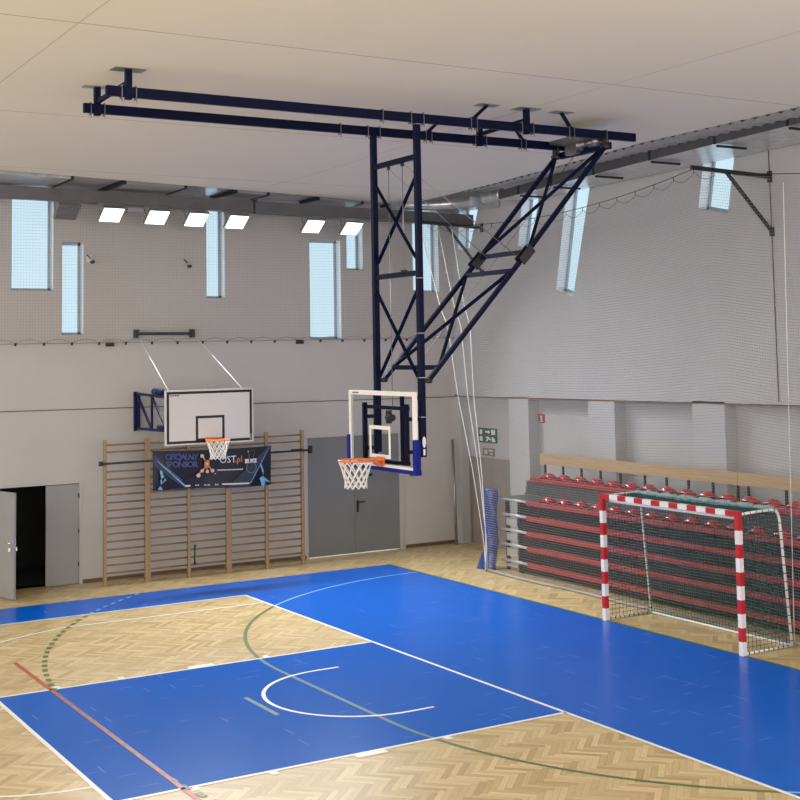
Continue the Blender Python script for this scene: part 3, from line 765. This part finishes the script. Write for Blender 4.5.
cbm = MB(); cbm.lathe((XP, .18, 7.12), [(.03, -.015), (.03, .015)], 10, axis=0); cbm.lathe((XP, -.2, 7.12), [(.03, -.015), (.03, .015)], 10, axis=0)
cbm.box((XP - .03, -.24, 5.60), (XP + .03, -.16, 5.64)); cbm.build('pulley', 'black', rg)
# backboard and what carries it
XBB = -5.17; CY = -.045
bbf = MB()
y0, y1, zb0, zb1 = CY - .9, CY + .9, 2.92, 3.97
for a, b in (((y0, zb1 - .025), (y1, zb1 - .025)), ((y0, zb0 + .03), (y1, zb0 + .03))): bbf.box((XBB - .012, a[0], a[1] - .03), (XBB + .035, b[0], b[1] + .03))
for y in (y0 + .03, y1 - .03): bbf.box((XBB - .012, y - .03, zb0 + .06), (XBB + .035, y + .03, zb1 - .055))
bb = bbf.build('backboard', 'white', rg, bevel=.004)
MB().box((XBB, y0 + .05, zb0 + .05), (XBB + .012, y1 - .05, zb1 - .05)).build('glass_panel', 'glass', bb)
tg = MB(); ty0, ty1, tz0, tz1 = CY - .25, CY + .325, 3.06, 3.50
for a, b, c, d_ in ((ty0, ty1, tz1 - .05, tz1), (ty0, ty1, tz0, tz0 + .05), (ty0, ty0 + .05, tz0 + .05, tz1 - .05), (ty1 - .05, ty1, tz0 + .05, tz1 - .05)): tg.box((XBB - .004, a, c), (XBB - .001, b, d_))
tg.build('target_square', 'white', bb)
pd = MB(); pd.box((XBB - .03, y0 - .035, zb0 - .03), (XBB + .055, y1 + .035, zb0 + .025))
for y in (y0, y1): pd.box((XBB - .034, y - .04, zb0 - .034), (XBB + .058, y + .04, zb0 + .43))
pd.build('edge_padding', 'pad', bb, bevel=.015)
mk = MB()
for k in range(4): mk.box((XBB - .0145, y1 - .12 - k * .045 - .035, zb1 - .036), (XBB - .012, y1 - .12 - k * .045, zb1 - .016))
mk.build('maker_print', 'rubber', bb)
sf = MB()
for y in (.62, -.52): sf.bar((-5.05, y, 2.98), (-5.05, y, 3.80), .06, .055, up=(1, 0, 0))
for y in (.40, -.33): sf.bar((-5.0, y, 2.98), (-5.0, y, 3.97), .045, .045, up=(1, 0, 0))
sf.bar((-5.02, .62, 3.74), (-5.02, -.52, 3.74), .05, .05); sf.bar((-5.02, .62, 3.0), (-5.02, -.52, 3.0), .05, .05)
for y, s in ((.62, 1), (-.52, -1)):
    for z in (3.60, 3.16): sf.bar((-5.05, y, z), (XP, s * .6, z), .05, .05)
for z in (3.88,): sf.bar((XBB + .03, -.86, z), (XP, -.6, z), .04, .04)
sf.build('backboard_carrier', 'navy', rg)
MB().lathe((-4.98, .04, 3.60), [(.03, -.09), (.05, -.08), (.05, .02), (.035, .03), (.035, .08)], 14, axis=1).box((-5.01, .03, 3.52), (-4.95, .10, 3.70)).build('height_motor', 'rubber', rg)
def ring(c, back):             # rim, mount plate and net; back = vector from rim centre to the board
    c = V(c); back = V(back); side = V((-back.y, back.x, 0)).normalized(); bd = back.normalized()
    m = MB(); m.tube([c + V((.23 * math.cos(a), .23 * math.sin(a), 0)) for a in [2 * PI * k / 36 for k in range(36)]], .014, 8, closed=True)
    e = c + back
    m.prism([e + side * .09 + V((0, 0, .012)), e - side * .09 + V((0, 0, .012)), c + bd * .21 - side * .06 + V((0, 0, .012)), c + bd * .21 + side * .06 + V((0, 0, .012))], (0, 0, -.03))
    p0 = e + side * .1; p1 = e - side * .1
    m.prism([p0 + V((0, 0, .03)), p1 + V((0, 0, .03)), p1 + V((0, 0, -.08)), p0 + V((0, 0, -.08))], -bd * .015)
    for sg in (-1, 1): m.bar(e + side * .06 * sg + V((0, 0, -.09)), c + bd * .2 + side * .08 * sg, .012, .03)
    nm = MB()
    prof = [(.228, 0), (.2, -.08), (.17, -.17), (.15, -.25), (.145, -.31), (.155, -.36)]
    K = 12
    def at(a, t):
        f = t * (len(prof) - 1); i = min(int(f), len(prof) - 2); q = f - i
        r = prof[i][0] * (1 - q) + prof[i + 1][0] * q; z = prof[i][1] * (1 - q) + prof[i + 1][1] * q
        return c + V((r * math.cos(a), r * math.sin(a), z - .01))
    for k in range(K):
        for sg in (-1, 1):
            nm.tube([at(2 * PI * (k + sg * 2.5 * t / 12) / K, t / 12) for t in range(13)], .0085, 5)
    return m, nm
m, nm = ring((-5.58, CY, 3.05), (.40, 0, 0))
ro = m.build('rim', 'rim', rg); nm.build('rim_net', 'cord', ro)

# ------------------------------------------------------------------ wall-mounted hoop
WY = 8.5
wh = thing('basketball_hoop', (-4.15, YB, 3.3), 'white painted basketball backboard on a blue wall frame above the wall bars', 'basketball hoop')
bx0, bx1, bz0, bz1 = -5.065, -3.195, 2.765, 3.835
bo = MB().box((bx0, WY, bz0), (bx1, WY + .03, bz1)).build('backboard', 'board', wh)
ln = MB()
def fr(mb, a, b, c, d, t):
    for q in ((a, b, d - t, d), (a, b, c, c + t), (a, a + t, c + t, d - t), (b - t, b, c + t, d - t)): mb.box((q[0], WY - .003, q[2]), (q[1], WY - .0005, q[3]))
fr(ln, bx0 + .035, bx1 - .03, bz0 + .03, bz1 - .03, .05); fr(ln, -4.43, -3.82, 2.83, 3.32, .05)
ln.build('board_line', 'black', bo)
MB().box((bx1 - .085, WY - .006, bz0 + .04), (bx1 - .045, WY - .004, bz0 + .16)).build('label_plate', 'lamp_body', bo)
mk = MB()
for k in range(4): mk.box((bx0 + .1 + k * .05, WY - .005, bz1 - .115), (bx0 + .14 + k * .05, WY - .003, bz1 - .095))
mk.build('maker_print', 'rubber', bo)
m, nm = ring((-4.13, WY - .40, 2.86), (0, .40, 0))
ro = m.build('rim', 'rim', wh); nm.build('rim_net', 'cord', ro)
bz = MB()
for x in (-5.0, -3.25):
    bz.bar((x, YB - .03, 2.98), (x, YB - .03, 3.78), .07, .06, up=(1, 0, 0)); bz.bar((x + .04, YB - .13, 3.0), (x + .04, YB - .13, 3.76), .05, .05, up=(1, 0, 0))
bz.each('wall_post', 'blue_steel', wh)
for x in (-4.98, -3.27):
    tr = MB()
    tr.bar((x, YB - .12, 3.74), (x, WY + .1, 3.70), .05, .05); tr.bar((x, YB - .12, 3.03), (x, WY + .1, 3.05), .05, .05)
    ymid = (YB + WY) / 2
    tr.bar((x, ymid, 3.04), (x, ymid, 3.72), .04, .04, up=(1, 0, 0)); tr.bar((x, YB - .12, 3.70), (x, ymid + .02, 3.05), .04, .04, up=(1, 0, 0)); tr.bar((x, ymid, 3.70), (x, WY + .1, 3.06), .04, .04, up=(1, 0, 0))
    tr.build('side_truss', 'blue_steel', wh)
MB().bar((-4.98, WY + .08, 3.70), (-3.27, WY + .08, 3.70), .06, .06).bar((-4.98, WY + .08, 3.05), (-3.27, WY + .08, 3.05), .06, .06).build('cross_bar', 'blue_steel', wh)
MB().tube([(-4.98, 9.3, 3.80), (-4.98, 8.85, 3.79)], .07, 12).tube([(-4.98, 9.05, 3.10), (-4.98, 8.8, 3.10)], .05, 12).each('hinge_sleeve', 'blue_steel', wh)
MB().bar((-4.99, YB - .08, 4.975), (-3.76, YB - .08, 4.97), .05, .06).build('tie_bar', 'black', wh)
tb = MB()
for x in (-4.99, -3.76): tb.box((x - .04, YB - .13, 4.89), (x + .04, YB, 5.06))
tb.each('tie_bar_bracket', 'black', wh)
rd_ = MB()
for x in (-4.98, -3.74):
    a, b = V((x, YB - .1, 4.95)), V((x + (.0 if x < -4 else .32), WY + .03, 3.83))
    rd_.tube([a, a.lerp(b, .4)], .005, 5); rd_.tube([a.lerp(b, .4), b], .010, 6)
rd_.each('tie_rod', 'white', wh)

# ------------------------------------------------------------------ wall bars
YW = 9.74
UP = [-5.85, -4.97, -4.09, -3.21, -2.34, -1.49]
zr_ = [.10 + .1525 * k for k in range(17)] + [2.70, 2.84]
zr_ = [z for z in zr_ if z < 2.36] + [2.62, 2.76]
def wallbars(i0, i1, lb):
    r = thing('wall_bars', ((UP[i0] + UP[i1]) / 2, YW, 0), lb, 'wall bars', 'beech wall bars side by side on the end wall')
    for k in range(i0, i1 + 1):
        x = UP[k] + (.028 if k == i0 and k else 0) - (.028 if k == i1 and k < 5 else 0)
        MB().box((x - .028, YW - .04, 0), (x + .028, YW + .06, 2.86)).build('upright', 'wood', r, bevel=.006)
    for k in range(i0, i1):
        for z in zr_:
            MB().tube([(UP[k], YW, z), (UP[k + 1], YW, z)], [.019, .019], 8).build('rung', 'rung', r)
wallbars(0, 1, 'single bay of wall bars beside the open door')
wallbars(1, 3, 'two-bay wall bars behind the blue lettering half of the banner')
wallbars(3, 5, 'two-bay wall bars beside the large grey double door')
r = tag(MB().tube([(-5.95, YW - .07, 2.40), (-1.32, YW - .07, 2.43)], .022, 8).box((-5.99, YW - .10, 2.36), (-5.92, YW - .03, 2.45)).box((-1.36, YW - .1, 2.36), (-1.29, YW - .03, 2.52)).box((-1.78, YW - .1, 2.42), (-1.52, YW - .05, 2.47)).build('support_rod', 'black', base=(-3.6, YW, 2.4)), 'long thin black rod across the top of the wall bars', 'rod')
t = thing('skipping_rope', (-3.98, YW - .05, .3), 'short black strap with knobs hung on a low rung of the wall bars', 'strap')
MB().tube([(-3.98, YW - .05, .62), (-3.985, YW - .05, .45), (-3.99, YW - .05, .30)], .016, 6).build('strap', 'black', t)
MB().tube([(-4.0, YW - .05, .29), (-3.97, YW - .05, .27)], .03, 8).tube([(-4.0, YW - .05, .63), (-3.96, YW - .05, .63)], .024, 8).each('strap_knob', 'black', t)

# ------------------------------------------------------------------ banner
bn = thing('sponsor_banner', (-3.5, YW - .1, 1.75), 'dark navy sponsor banner with orange logo tied to the wall bars', 'banner')
YN = YW - .1
X0, X1 = -4.90, -2.28
def bpt(u, v):                 # sagging, slightly rippled cloth
    lt, rt, lb_, rb__ = (X0, 2.60), (X1, 2.57), (X0 - .0, 1.80), (X1 + .02, 1.76)
    x = X0 + (X1 - X0) * u; zt = 2.60 - .03 * u - .025 * math.sin(PI * u); zl_ = 1.80 - .045 * u + .02 * math.sin(PI * 2 * u)
    return V((x, YN - .02 * math.sin(9 * u + 2 * v) * v - .01, zt + (zl_ - zt) * v))
NU, NV = 40, 10; vs = [bpt(i / NU, j / NV) for j in range(NV + 1) for i in range(NU + 1)]
vs2 = [p + V((0, .004, 0)) for p in vs]; Q = len(vs)
fs = []
for j in range(NV):
    for i in range(NU):
        a = j * (NU + 1) + i; fs += [(a, a + 1, a + NU + 2, a + NU + 1), (Q + a, Q + a + NU + 1, Q + a + NU + 2, Q + a + 1)]
sh = MB(); sh.add(vs + vs2, fs, 0, True); sh.build('banner_sheet', 'banner', bn)
def onb(u, v, dy=.03): p = bpt(u, v); return V((p.x, YN - .035 - dy * .02, p.z))
def shape(name, polys, m, dy=0):
    mb = MB()
    for pl in polys: mb.prism([onb(u, v, dy) for u, v in pl], (0, .002, 0))
    return mb.each(name, m, bn)
def disc(u, v, r, n=14): return [(u + r * math.cos(2 * PI * k / n), v + r * 3.15 * math.sin(2 * PI * k / n)) for k in range(n)]
shape('printed_band', [[(0, .12), (.015, .10), (.30, 1), (.26, 1), (0, .35)], [(.97, .0), (1, 0), (.80, 1), (.62, 1)]], 'banner_hi')
shape('printed_streak', [[(.03, .26), (.04, .26), (.265, .93), (.262, .97)], [(.10, .42), (.103, .42), (.235, .78), (.232, .78)], [(.975, .03), (.979, .03), (.815, .9), (.808, .9)]], 'banner_sky', 1)
def tm(x, z, s=1.0, shear=0.0):
    return Matrix.Translation((x, YN - .042, z)) @ Matrix.Rotation(PI / 2, 4, 'X') @ Matrix(((1, shear, 0, 0), (0, 1, 0, 0), (0, 0, 1, 0), (0, 0, 0, 1)))
W_ = X1 - X0
text('lettering', 'OFICJALNY', .165, tm(X0 + .22 * W_ - .33, 2.415, 1, .1), 'banner_blue', bn, spacing=.80, bold=.007)
text('lettering', 'SPONSOR', .165, tm(X0 + .22 * W_ - .32, 2.265, 1, .1), 'banner_blue', bn, spacing=.90, bold=.007)
text('lettering', 'OST', .20, tm(X0 + .555 * W_ - .02, 2.275), 'print_white', bn, spacing=1.0)
text('lettering', '.pl', .19, tm(X0 + .677 * W_, 2.275), 'banner_orange', bn)
shape('logo_mark', [[(.415, .26), (.457, .26), (.457, .46), (.415, .46)], [(.395, .14), (.40, .12), (.43, .28), (.42, .32)], [(.475, .12), (.482, .14), (.455, .30), (.445, .28)], [(.365, .66), (.36, .62), (.425, .42), (.43, .46)], [(.445, .40), (.452, .38), (.482, .54), (.475, .58)], [(.432, .45), (.44, .45), (.44, .60), (.432, .60)]], 'banner_orange', 2)
shape('logo_disc', [disc(.393, .15, .016), disc(.482, .14, .016), disc(.362, .66, .017), disc(.393, .54, .014), disc(.436, .56, .014), disc(.480, .54, .016), disc(.503, .62, .005), disc(.436, .36, .011)], 'banner_pale', 3)
mb = MB()
rw = random.Random(3)
def dashes(u0, u1, v, hh, sk):
    u = u0
    while u < u1:
        wd = rw.uniform(.006, .016); mb.prism([onb(a, b, 3) for a, b in ((u, v), (u + wd, v), (u + wd, v + hh), (u, v + hh))], (0, .002, 0)); u += wd + sk
dashes(.52, .73, .515, .03, .004); dashes(.255, .29, .90, .045, .002); dashes(.335, .37, .90, .025, .006); dashes(.41, .45, .90, .025, .006); dashes(.50, .53, .89, .03, .006); dashes(.56, .79, .875, .04, .002)
mb.build('small_print', 'print_white', bn)
mb = MB()
ringp = [(.812 + .042 * math.cos(2 * PI * k / 24), .50 + .14 * math.sin(2 * PI * k / 24)) for k in range(24)]
mb.tube([onb(u, v, 3) for u, v in ringp], .006, 4, closed=True)
mb.tube([onb(.785, .08, 3), onb(.84, .08, 3), onb(.83, .28, 3), onb(.795, .28, 3)], .005, 4, closed=True)
mb.build('club_badge', 'lamp_body', bn)
text('lettering', 'BUKS', .115, tm(X0 + .766 * W_, 2.245), 'print_white', bn, spacing=.95, bold=.007)
shape('printed_figure', [[(.045, .50), (.06, .48), (.085, .70), (.065, .80)], [(.05, .72), (.08, .66), (.10, .74), (.07, .80), (.055, .84)], [(.03, .93), (.05, .88), (.07, .98), (.04, .98)],
                         [(.885, .42), (.90, .44), (.92, .62), (.915, .72), (.90, .55)], [(.88, .80), (.91, .74), (.95, .84), (.975, .92), (.93, .88), (.93, .98), (.90, .99), (.895, .88)]], 'banner_sky', 3)
tie = MB()
for u, v in ((0, .02), (1, .02), (.5, 0), (0, .97), (1, .97)): p = onb(u, v); tie.tube([p, (p.x, YW, p.z + .02)], .008, 5)
tie.each('banner_tie', 'black', bn)

# ------------------------------------------------------------------ handball goal
gl = thing('handball_goal', (0, 0, 0), 'red and white handball goal with green net in front of the red stand', 'handball goal')
def band_post(y):
    m = MB()
    for k in range(10): m.box((-.04, y - .04, .2 * k), (.04, y + .04, .2 * (k + 1)), mi=1 if k % 2 == 0 else 0)
    m.box((-.04, y - .04, 2.0), (.04, y + .04, 2.08), 0)
    m.mi = [0 if (i // 6 == 9 or i // 6 == 10) else q for i, q in enumerate(m.mi)]
    return m.build('goal_post', ['post_red', 'post_white'], gl)
band_post(1.54); band_post(-1.54)
m = MB(); y = -1.5
segs = [.18] + [(3.0 - .36) / 13] * 13 + [.18]
for k, L in enumerate(segs): m.box((-.04, y, 2.0), (.04, y + L, 2.08), 0 if k % 2 == 0 else 1); y += L
m.build('crossbar', ['post_red', 'post_white'], gl)
prof = [(.04, 2.03), (.35, 2.045), (.68, 2.05), (.77, 2.03), (.82, 1.97), (.845, 1.88), (1.0, .03)]
for y in (1.55, -1.55):
    MB().tube([(x, y, z) for x, z in prof], .022, 8).tube([(.04, y, .022), (1.0, y, .022)], .02, 8).build('side_stay', 'white', gl)
MB().tube([(1.0, -1.55, .022), (1.0, 1.55, .022)], .02, 8).build('ground_bar', 'white', gl)
MB().tube([(.79, -1.55, 2.02), (.79, 1.55, 2.02)], .028, 8).build('rear_bar', 'white', gl)
MB().tube([(.10, -1.42, 1.955), (.10, 1.48, 1.955)], .022, 6).build('net_rail', 'white', gl)
rn = MB(); netgrid
rn.tube([(.74 + .015 * math.sin(k * 1.7), -1.52 + 3.04 * k / 40, 2.055 + .01 * math.sin(k * 2.3)) for k in range(41)], [.045 + .015 * math.sin(k * 1.1) for k in range(41)], 6)
rn.build('rolled_net_edge', 'teal_cord', gl)
def profat(t):
    L = [0]
    for a, b in zip(prof, prof[1:]): L.append(L[-1] + math.dist(a, b))
    s = t * L[-1]
    for k in range(len(prof) - 1):
        if s <= L[k + 1] + 1e-9:
            q = (s - L[k]) / (L[k + 1] - L[k]); return prof[k][0] + (prof[k + 1][0] - prof[k][0]) * q, prof[k][1] + (prof[k + 1][1] - prof[k][1]) * q
    return prof[-1]
gn = MB()
def gback(u, v):
    x, z = profat(v); s = math.sin(PI * u) * .05 * math.sin(PI * min(1, v * 1.2))
    return (x - s - .01, -1.53 + 3.06 * u, max(.02, z - s * .6))
netgrid(gn, gback, 44, 44, 22, 24, .0042)
for yy in (1.53, -1.53):
    def gside(u, v, yy=yy):
        z = .03 + 1.97 * v; xb = 1.0 - .155 * min(1, z / 1.88); return (.05 + (xb - .05) * u, yy, z)
    netgrid(gn, gside, 12, 28, 1, 1, .0042)
gn.build('goal_net', 'green_cord', gl)
for y in (1.55, -1.55):
    hk = MB()
    for k in range(22):
        x, z = profat((k + .5) / 22); hk.lathe((x, y, z), [(.0235, -.006), (.0235, .006)], 8, axis=2 if z < 1.95 else 0)
    for k in range(9): hk.lathe((.1 + .1 * k, y, .022), [(.0225, -.010), (.0225, .010)], 8, axis=0)
    hk.build('net_lashing', 'black', gl)

# ------------------------------------------------------------------ folded stand
XF = 1.6; YE = -4.2; YLF = 5.85
bl = thing('telescopic_stand', (2.2, 1, 0), 'folded grandstand with red plastic seats and dark slatted front behind the goal', 'grandstand')
tz = [.23, .555, .855, 1.16, 1.47]
for k, z in enumerate(tz):
    zlo = 0.02 if k == 0 else tz[k - 1] + .005
    rf_ = MB()
    nsec = int((YLF - YE) / 1.0)
    for q in range(nsec):
        a = YLF - q; rf_.box((XF - .03, a - .992, z - .09), (XF + .05, a, z)); rf_.box((XF - .036, a - .99, z - .05), (XF - .03, a - .002, z - .04))
    rf_.build('red_front', 'red_front', bl, bevel=.008)
    fs_ = MB(); zz = zlo; hgt = (z - .09 - zlo); ns = 4
    for s in range(ns): fs_.box((XF + .015 + .012 * (s % 2), YE, zlo + hgt * s / ns + .008), (XF + .05, 6.2, zlo + hgt * (s + 1) / ns - .006))
    fs_.box((XF + .05, YE, zlo), (XF + .07, 6.2, z - .09))
    fs_.build('slatted_riser', 'slat', bl)
    rl = MB().tube([(XF, YLF, z - .03), (XF, 6.80 - .06 * (k < 4), z - .03)], .03, 10).build('end_rail', 'rail_steel', bl)
    if k < 4: MB().box((XF + .03, 6.25, zlo + .05), (XF + .06, 6.62, z - .1)).build('end_panel', 'frame', bl)
MB().box((XF + .02, 6.1, 0), (XF + .5, 6.2, 1.45)).box((XF + .07, 6.62, 0), (XF + .12, 6.70, 1.45)).build('end_frame', 'slat', bl)
MB().box((XF - .02, YE, 1.44), (2.2, 6.75, 1.475)).build('tier_deck', 'slat_grey', bl)
XT = 2.2
tr_ = MB()
for s in range(5): tr_.box((XT + .01 * (s % 2), YE, 1.48 + s * .056), (XT + .03, 6.72 - .015 * s, 1.48 + s * .056 + .046))
tr_.box((XT + .03, YE, 1.475), (XT + .05, 6.70, 1.76)); tr_.build('slatted_riser', 'slat_grey', bl)
rf_ = MB()
for q in range(10): rf_.box((XT - .04, 6.5 - q * 1.0 - .992, 1.765), (XT + .10, 6.5 - q * 1.0, 1.85))
rf_.build('red_front', 'red_front', bl, bevel=.008)
MB().box((XT + .05, YE, 1.73), (XT + .5, 6.7, 1.765)).build('tier_deck', 'slat_grey', bl)
def seat(x, y, z):              # folded bucket seat: low curved shell with a rolled front lip
    m = MB(); vs = []; nu, nv = 8, 6
    for j in range(nv + 1):
        for i in range(nu + 1):
            u = -1 + 2 * i / nu; v = j / nv
            hz = .135 * math.sin(PI * (.12 + .8 * v)) ** .8 * (1 - .8 * abs(u) ** 2.5) - .03 * (1 - u * u) * v
            vs.append((x - .05 + .27 * v, y + .155 * u * (1 - .12 * v), z + hz))
    n0 = len(vs); vs += [(p[0], p[1], max(z - .005, p[2] - .022)) for p in vs]
    fs = []
    for j in range(nv):
        for i in range(nu):
            a = j * (nu + 1) + i; fs += [(a, a + nu + 1, a + nu + 2, a + 1), (n0 + a, n0 + a + 1, n0 + a + nu + 2, n0 + a + nu + 1)]
    for i in range(nu): fs += [(i, i + 1, n0 + i + 1, n0 + i)]; a = nv * (nu + 1) + i; fs += [(a + 1, a, n0 + a, n0 + a + 1)]
    for j in range(nv): a = j * (nu + 1); fs += [(a + nu + 1, a, n0 + a, n0 + a + nu + 1)]; a += nu; fs += [(a, a + nu + 1, n0 + a + nu + 1, n0 + a)]
    m.add(vs, fs, 0, True)
    return m
s1 = seat(XF + .02, 5.25, 1.475).build('seat', 'seat', bl)
for k in range(1, 17):
    c = s1.copy(); COL.objects.link(c); c.parent = bl; c.location = (0, -.505 * k, 0)
s2 = seat(XT + .02, 6.0, 1.85).build('seat', 'seat', bl)
for k in range(1, 19):
    c = s2.copy(); COL.objects.link(c); c.parent = bl; c.location = (0, -.505 * k, 0)
gr = thing('guard_rail', (2.55, 1, 1.7), 'oak board rail on thin black posts along the back of the stand', 'guard rail')
for a, b in ((6.62, .96), (.945, -4.2)): MB().box((2.53, b, 2.095), (2.56, a, 2.315)).build('rail_board', 'ply', gr)
for y in (6.5, 5.9, 5.3, 4.7, 4.1, 3.4, 2.8, 2.22, 1.6, 1.0, .75, -.1, -.8, -1.5, -2.2): MB().box((2.565, y - .02, 1.766), (2.60, y + .02, 2.30)).build('rail_post', 'black', gr)
# blue vinyl crash cover standing at the end of the stand
cv = MB(); N = 20
vs = []; K = 30
for k in range(K + 1):
    z = 1.63 * k / K; lean = .05 * z
    for i in range(N):
        a = 2 * PI * i / N; rr = 1 + .10 * math.sin(3 * a + z * 7) + .05 * math.sin(5 * a - z * 13)
        flare = 1 + .35 * max(0, 1 - z / .35)
        vs.append((1.44 + .12 * rr * math.cos(a) * flare - .08 * max(0, 1 - z / .3), 6.93 - lean * .3 + .19 * rr * flare * math.sin(a) + .10 * max(0, .5 - z), z))
fs = [(k * N + i, k * N + (i + 1) % N, (k + 1) * N + (i + 1) % N, (k + 1) * N + i) for k in range(K) for i in range(N)] + [tuple(reversed(range(N))), tuple(K * N + i for i in range(N))]
cv.add(vs, fs, 0, True)
tag(cv.build('crash_mat', 'vinyl', base=(1.44, 6.93, 0)), 'wrinkled blue vinyl mat standing on end at the end of the folded stand', 'mat')

# ------------------------------------------------------------------ signs and small things by the corner
ex = thing('exit_sign', (XK, 9.6, 2.5), 'green escape route sign with white pictograms above the corner door', 'sign')
MB().box((XK - .02, 9.07, 2.36), (XK, 9.82, 2.70)).build('sign_board', 'exit_green', ex)
pi_ = MB(); xs0 = XK - .024
def pp(poly): pi_.prism([(xs0, 9.82 - u * .75, 2.36 + v * .34) for u, v in poly], (.002, 0, 0))
pp([(.10, .58), (.22, .58), (.22, .88), (.10, .88)]); pp([(.08, .12), (.24, .12), (.24, .40), (.16, .46), (.08, .40)])
pp([(.40, .68), (.55, .68), (.55, .60), (.66, .74), (.55, .88), (.55, .80), (.40, .80)]); pp([(.72, .58), (.92, .58), (.92, .90), (.72, .90)])
pp([(.42, .12), (.50, .12), (.58, .28), (.66, .16), (.70, .20), (.60, .40), (.48, .44), (.40, .36), (.50, .32)]); pp([(.74, .10), (.92, .10), (.92, .22), (.80, .42), (.74, .40)])
pi_.each('pictogram', 'print_white', ex)
nt_ = thing('notice_plate', (XK, 9.4, 2.15), 'small brown notice below the green sign over the corner door', 'sign')
MB().box((XK - .015, 9.18, 2.06), (XK, 9.66, 2.24)).build('plate', 'sign_brown', nt_)
MB().box((XK - .018, 9.24, 2.16), (XK - .0155, 9.42, 2.21)).box((XK - .018, 9.24, 2.09), (XK - .0155, 9.36, 2.13)).box((XK - .018, 9.46, 2.10), (XK - .0155, 9.60, 2.20)).build('notice_print', 'frame', nt_)
fs_ = thing('fire_sign', (XK, 7.35, 3.0), 'small red fire equipment sign beside the first pier on the side wall', 'sign')
MB().box((XK - .015, 7.26, 2.90), (XK, 7.47, 3.09)).build('sign_board', 'sign_red', fs_)
MB().box((XK - .018, 7.335, 2.93), (XK - .0155, 7.395, 3.06)).box((XK - .018, 7.385, 3.03), (XK - .0155, 7.43, 3.05)).box((XK - .018, 7.31, 2.92), (XK - .0155, 7.42, 2.94)).each('pictogram', 'print_white', fs_)
pl = tag(MB().box((1.62, YB - .05, 1.63), (1.92, YB, 1.72)).build('vent_plate', 'slat_grey', base=(1.77, YB, 1.67)), 'small grey plate on the end wall between grey double door and corner', 'plate')
po = tag(MB().tube([(2.62, 10.02, .02), (2.74, 10.28, 2.42)], .032, 10).build('aluminium_pole', 'alu', base=(2.62, 10.0, 0)), 'dull metal pole leaning in the corner beside the side door', 'pole')

# ------------------------------------------------------------------ light
W = bpy.data.worlds.new('daylight'); S.world = W; W.use_nodes = True
bg = W.node_tree.nodes['Background']
bg.inputs['Color'].default_value = (1.0, .965, .93, 1); bg.inputs['Strength'].default_value = 1.08
def area(name, loc, rot, sx, sy, e, col):
    l = bpy.data.lights.new(name, 'AREA'); l.shape = 'RECTANGLE'; l.size = sx; l.size_y = sy; l.energy = e; l.color = col
    o = bpy.data.objects.new(name, l); COL.objects.link(o); o.location = loc; o.rotation_euler = rot
    return o

LV, LF, LS = 40, 70, 84
def aim(loc, to):
    return (V(to) - V(loc)).to_track_quat('-Z', 'Y').to_euler()
for x, on in lamps:                      # light of the visible floodlights
    if on:
        R = Matrix.Rotation(math.radians(7), 3, 'Z') @ Matrix.Rotation(math.radians(-42), 3, 'X')
        p = V((x, 9.38, zb(x, 0) - .235)) + R @ V((0, 0, -.012)); area('floodlight_and_fill', p, R.to_euler(), .42, .34, LV, (.93, .97, 1.0)).data.spread = math.radians(105)
for x in (-19, -14.5, -10, -5.5, -1):    # added fill row at the unseen end, no lamp fixtures here
    p = V((x, -17.5, 7.4)); area('floodlight_and_fill', p, aim(p, p + V((0, .55, -1.0))), 1.6, .5, LF, (1.0, .955, .88)).data.spread = math.radians(180)
for y in (-12, -5, 2, 8):                # second added fill row, on the unseen long side, brightens the side wall
    p = V((-22, y, 7.4)); area('floodlight_and_fill', p, aim(p, p + V((1.2, 0, -1.0))), .5, 1.6, LS, (1.0, .965, .91)).data.spread = math.radians(140)

# ------------------------------------------------------------------ camera
C = bpy.data.cameras.new('camera'); co = bpy.data.objects.new('camera', C); COL.objects.link(co)
cx, cy, cz, yaw, pit, rol, fpx, vpp = -14.1976, -15.6499, 4.5166, 1.0295, .080815, -.018128, 1301.27, 245.78
f = V((math.cos(yaw) * math.cos(pit), math.sin(yaw) * math.cos(pit), math.sin(pit)))
r = V((math.sin(yaw), -math.cos(yaw), 0)); u = r.cross(f)
rr = r * math.cos(rol) + u * math.sin(rol); uu = r * -math.sin(rol) + u * math.cos(rol)
co.matrix_world = Matrix(((rr.x, uu.x, -f.x, cx), (rr.y, uu.y, -f.y, cy), (rr.z, uu.z, -f.z, cz), (0, 0, 0, 1)))
C.sensor_width = 36; C.sensor_fit = 'HORIZONTAL'; C.lens = fpx * 36 / 800; C.shift_y = -(400 - vpp) / 800
C.clip_end = 200
S.camera = co
S.view_settings.view_transform = 'Standard'; S.view_settings.look = 'None'; S.view_settings.gamma = 1; S.view_settings.exposure = 1.03
S.view_settings.use_curve_mapping = False
S.cycles.max_bounces = 8; S.cycles.diffuse_bounces = 4; S.cycles.glossy_bounces = 3; S.cycles.transparent_max_bounces = 8
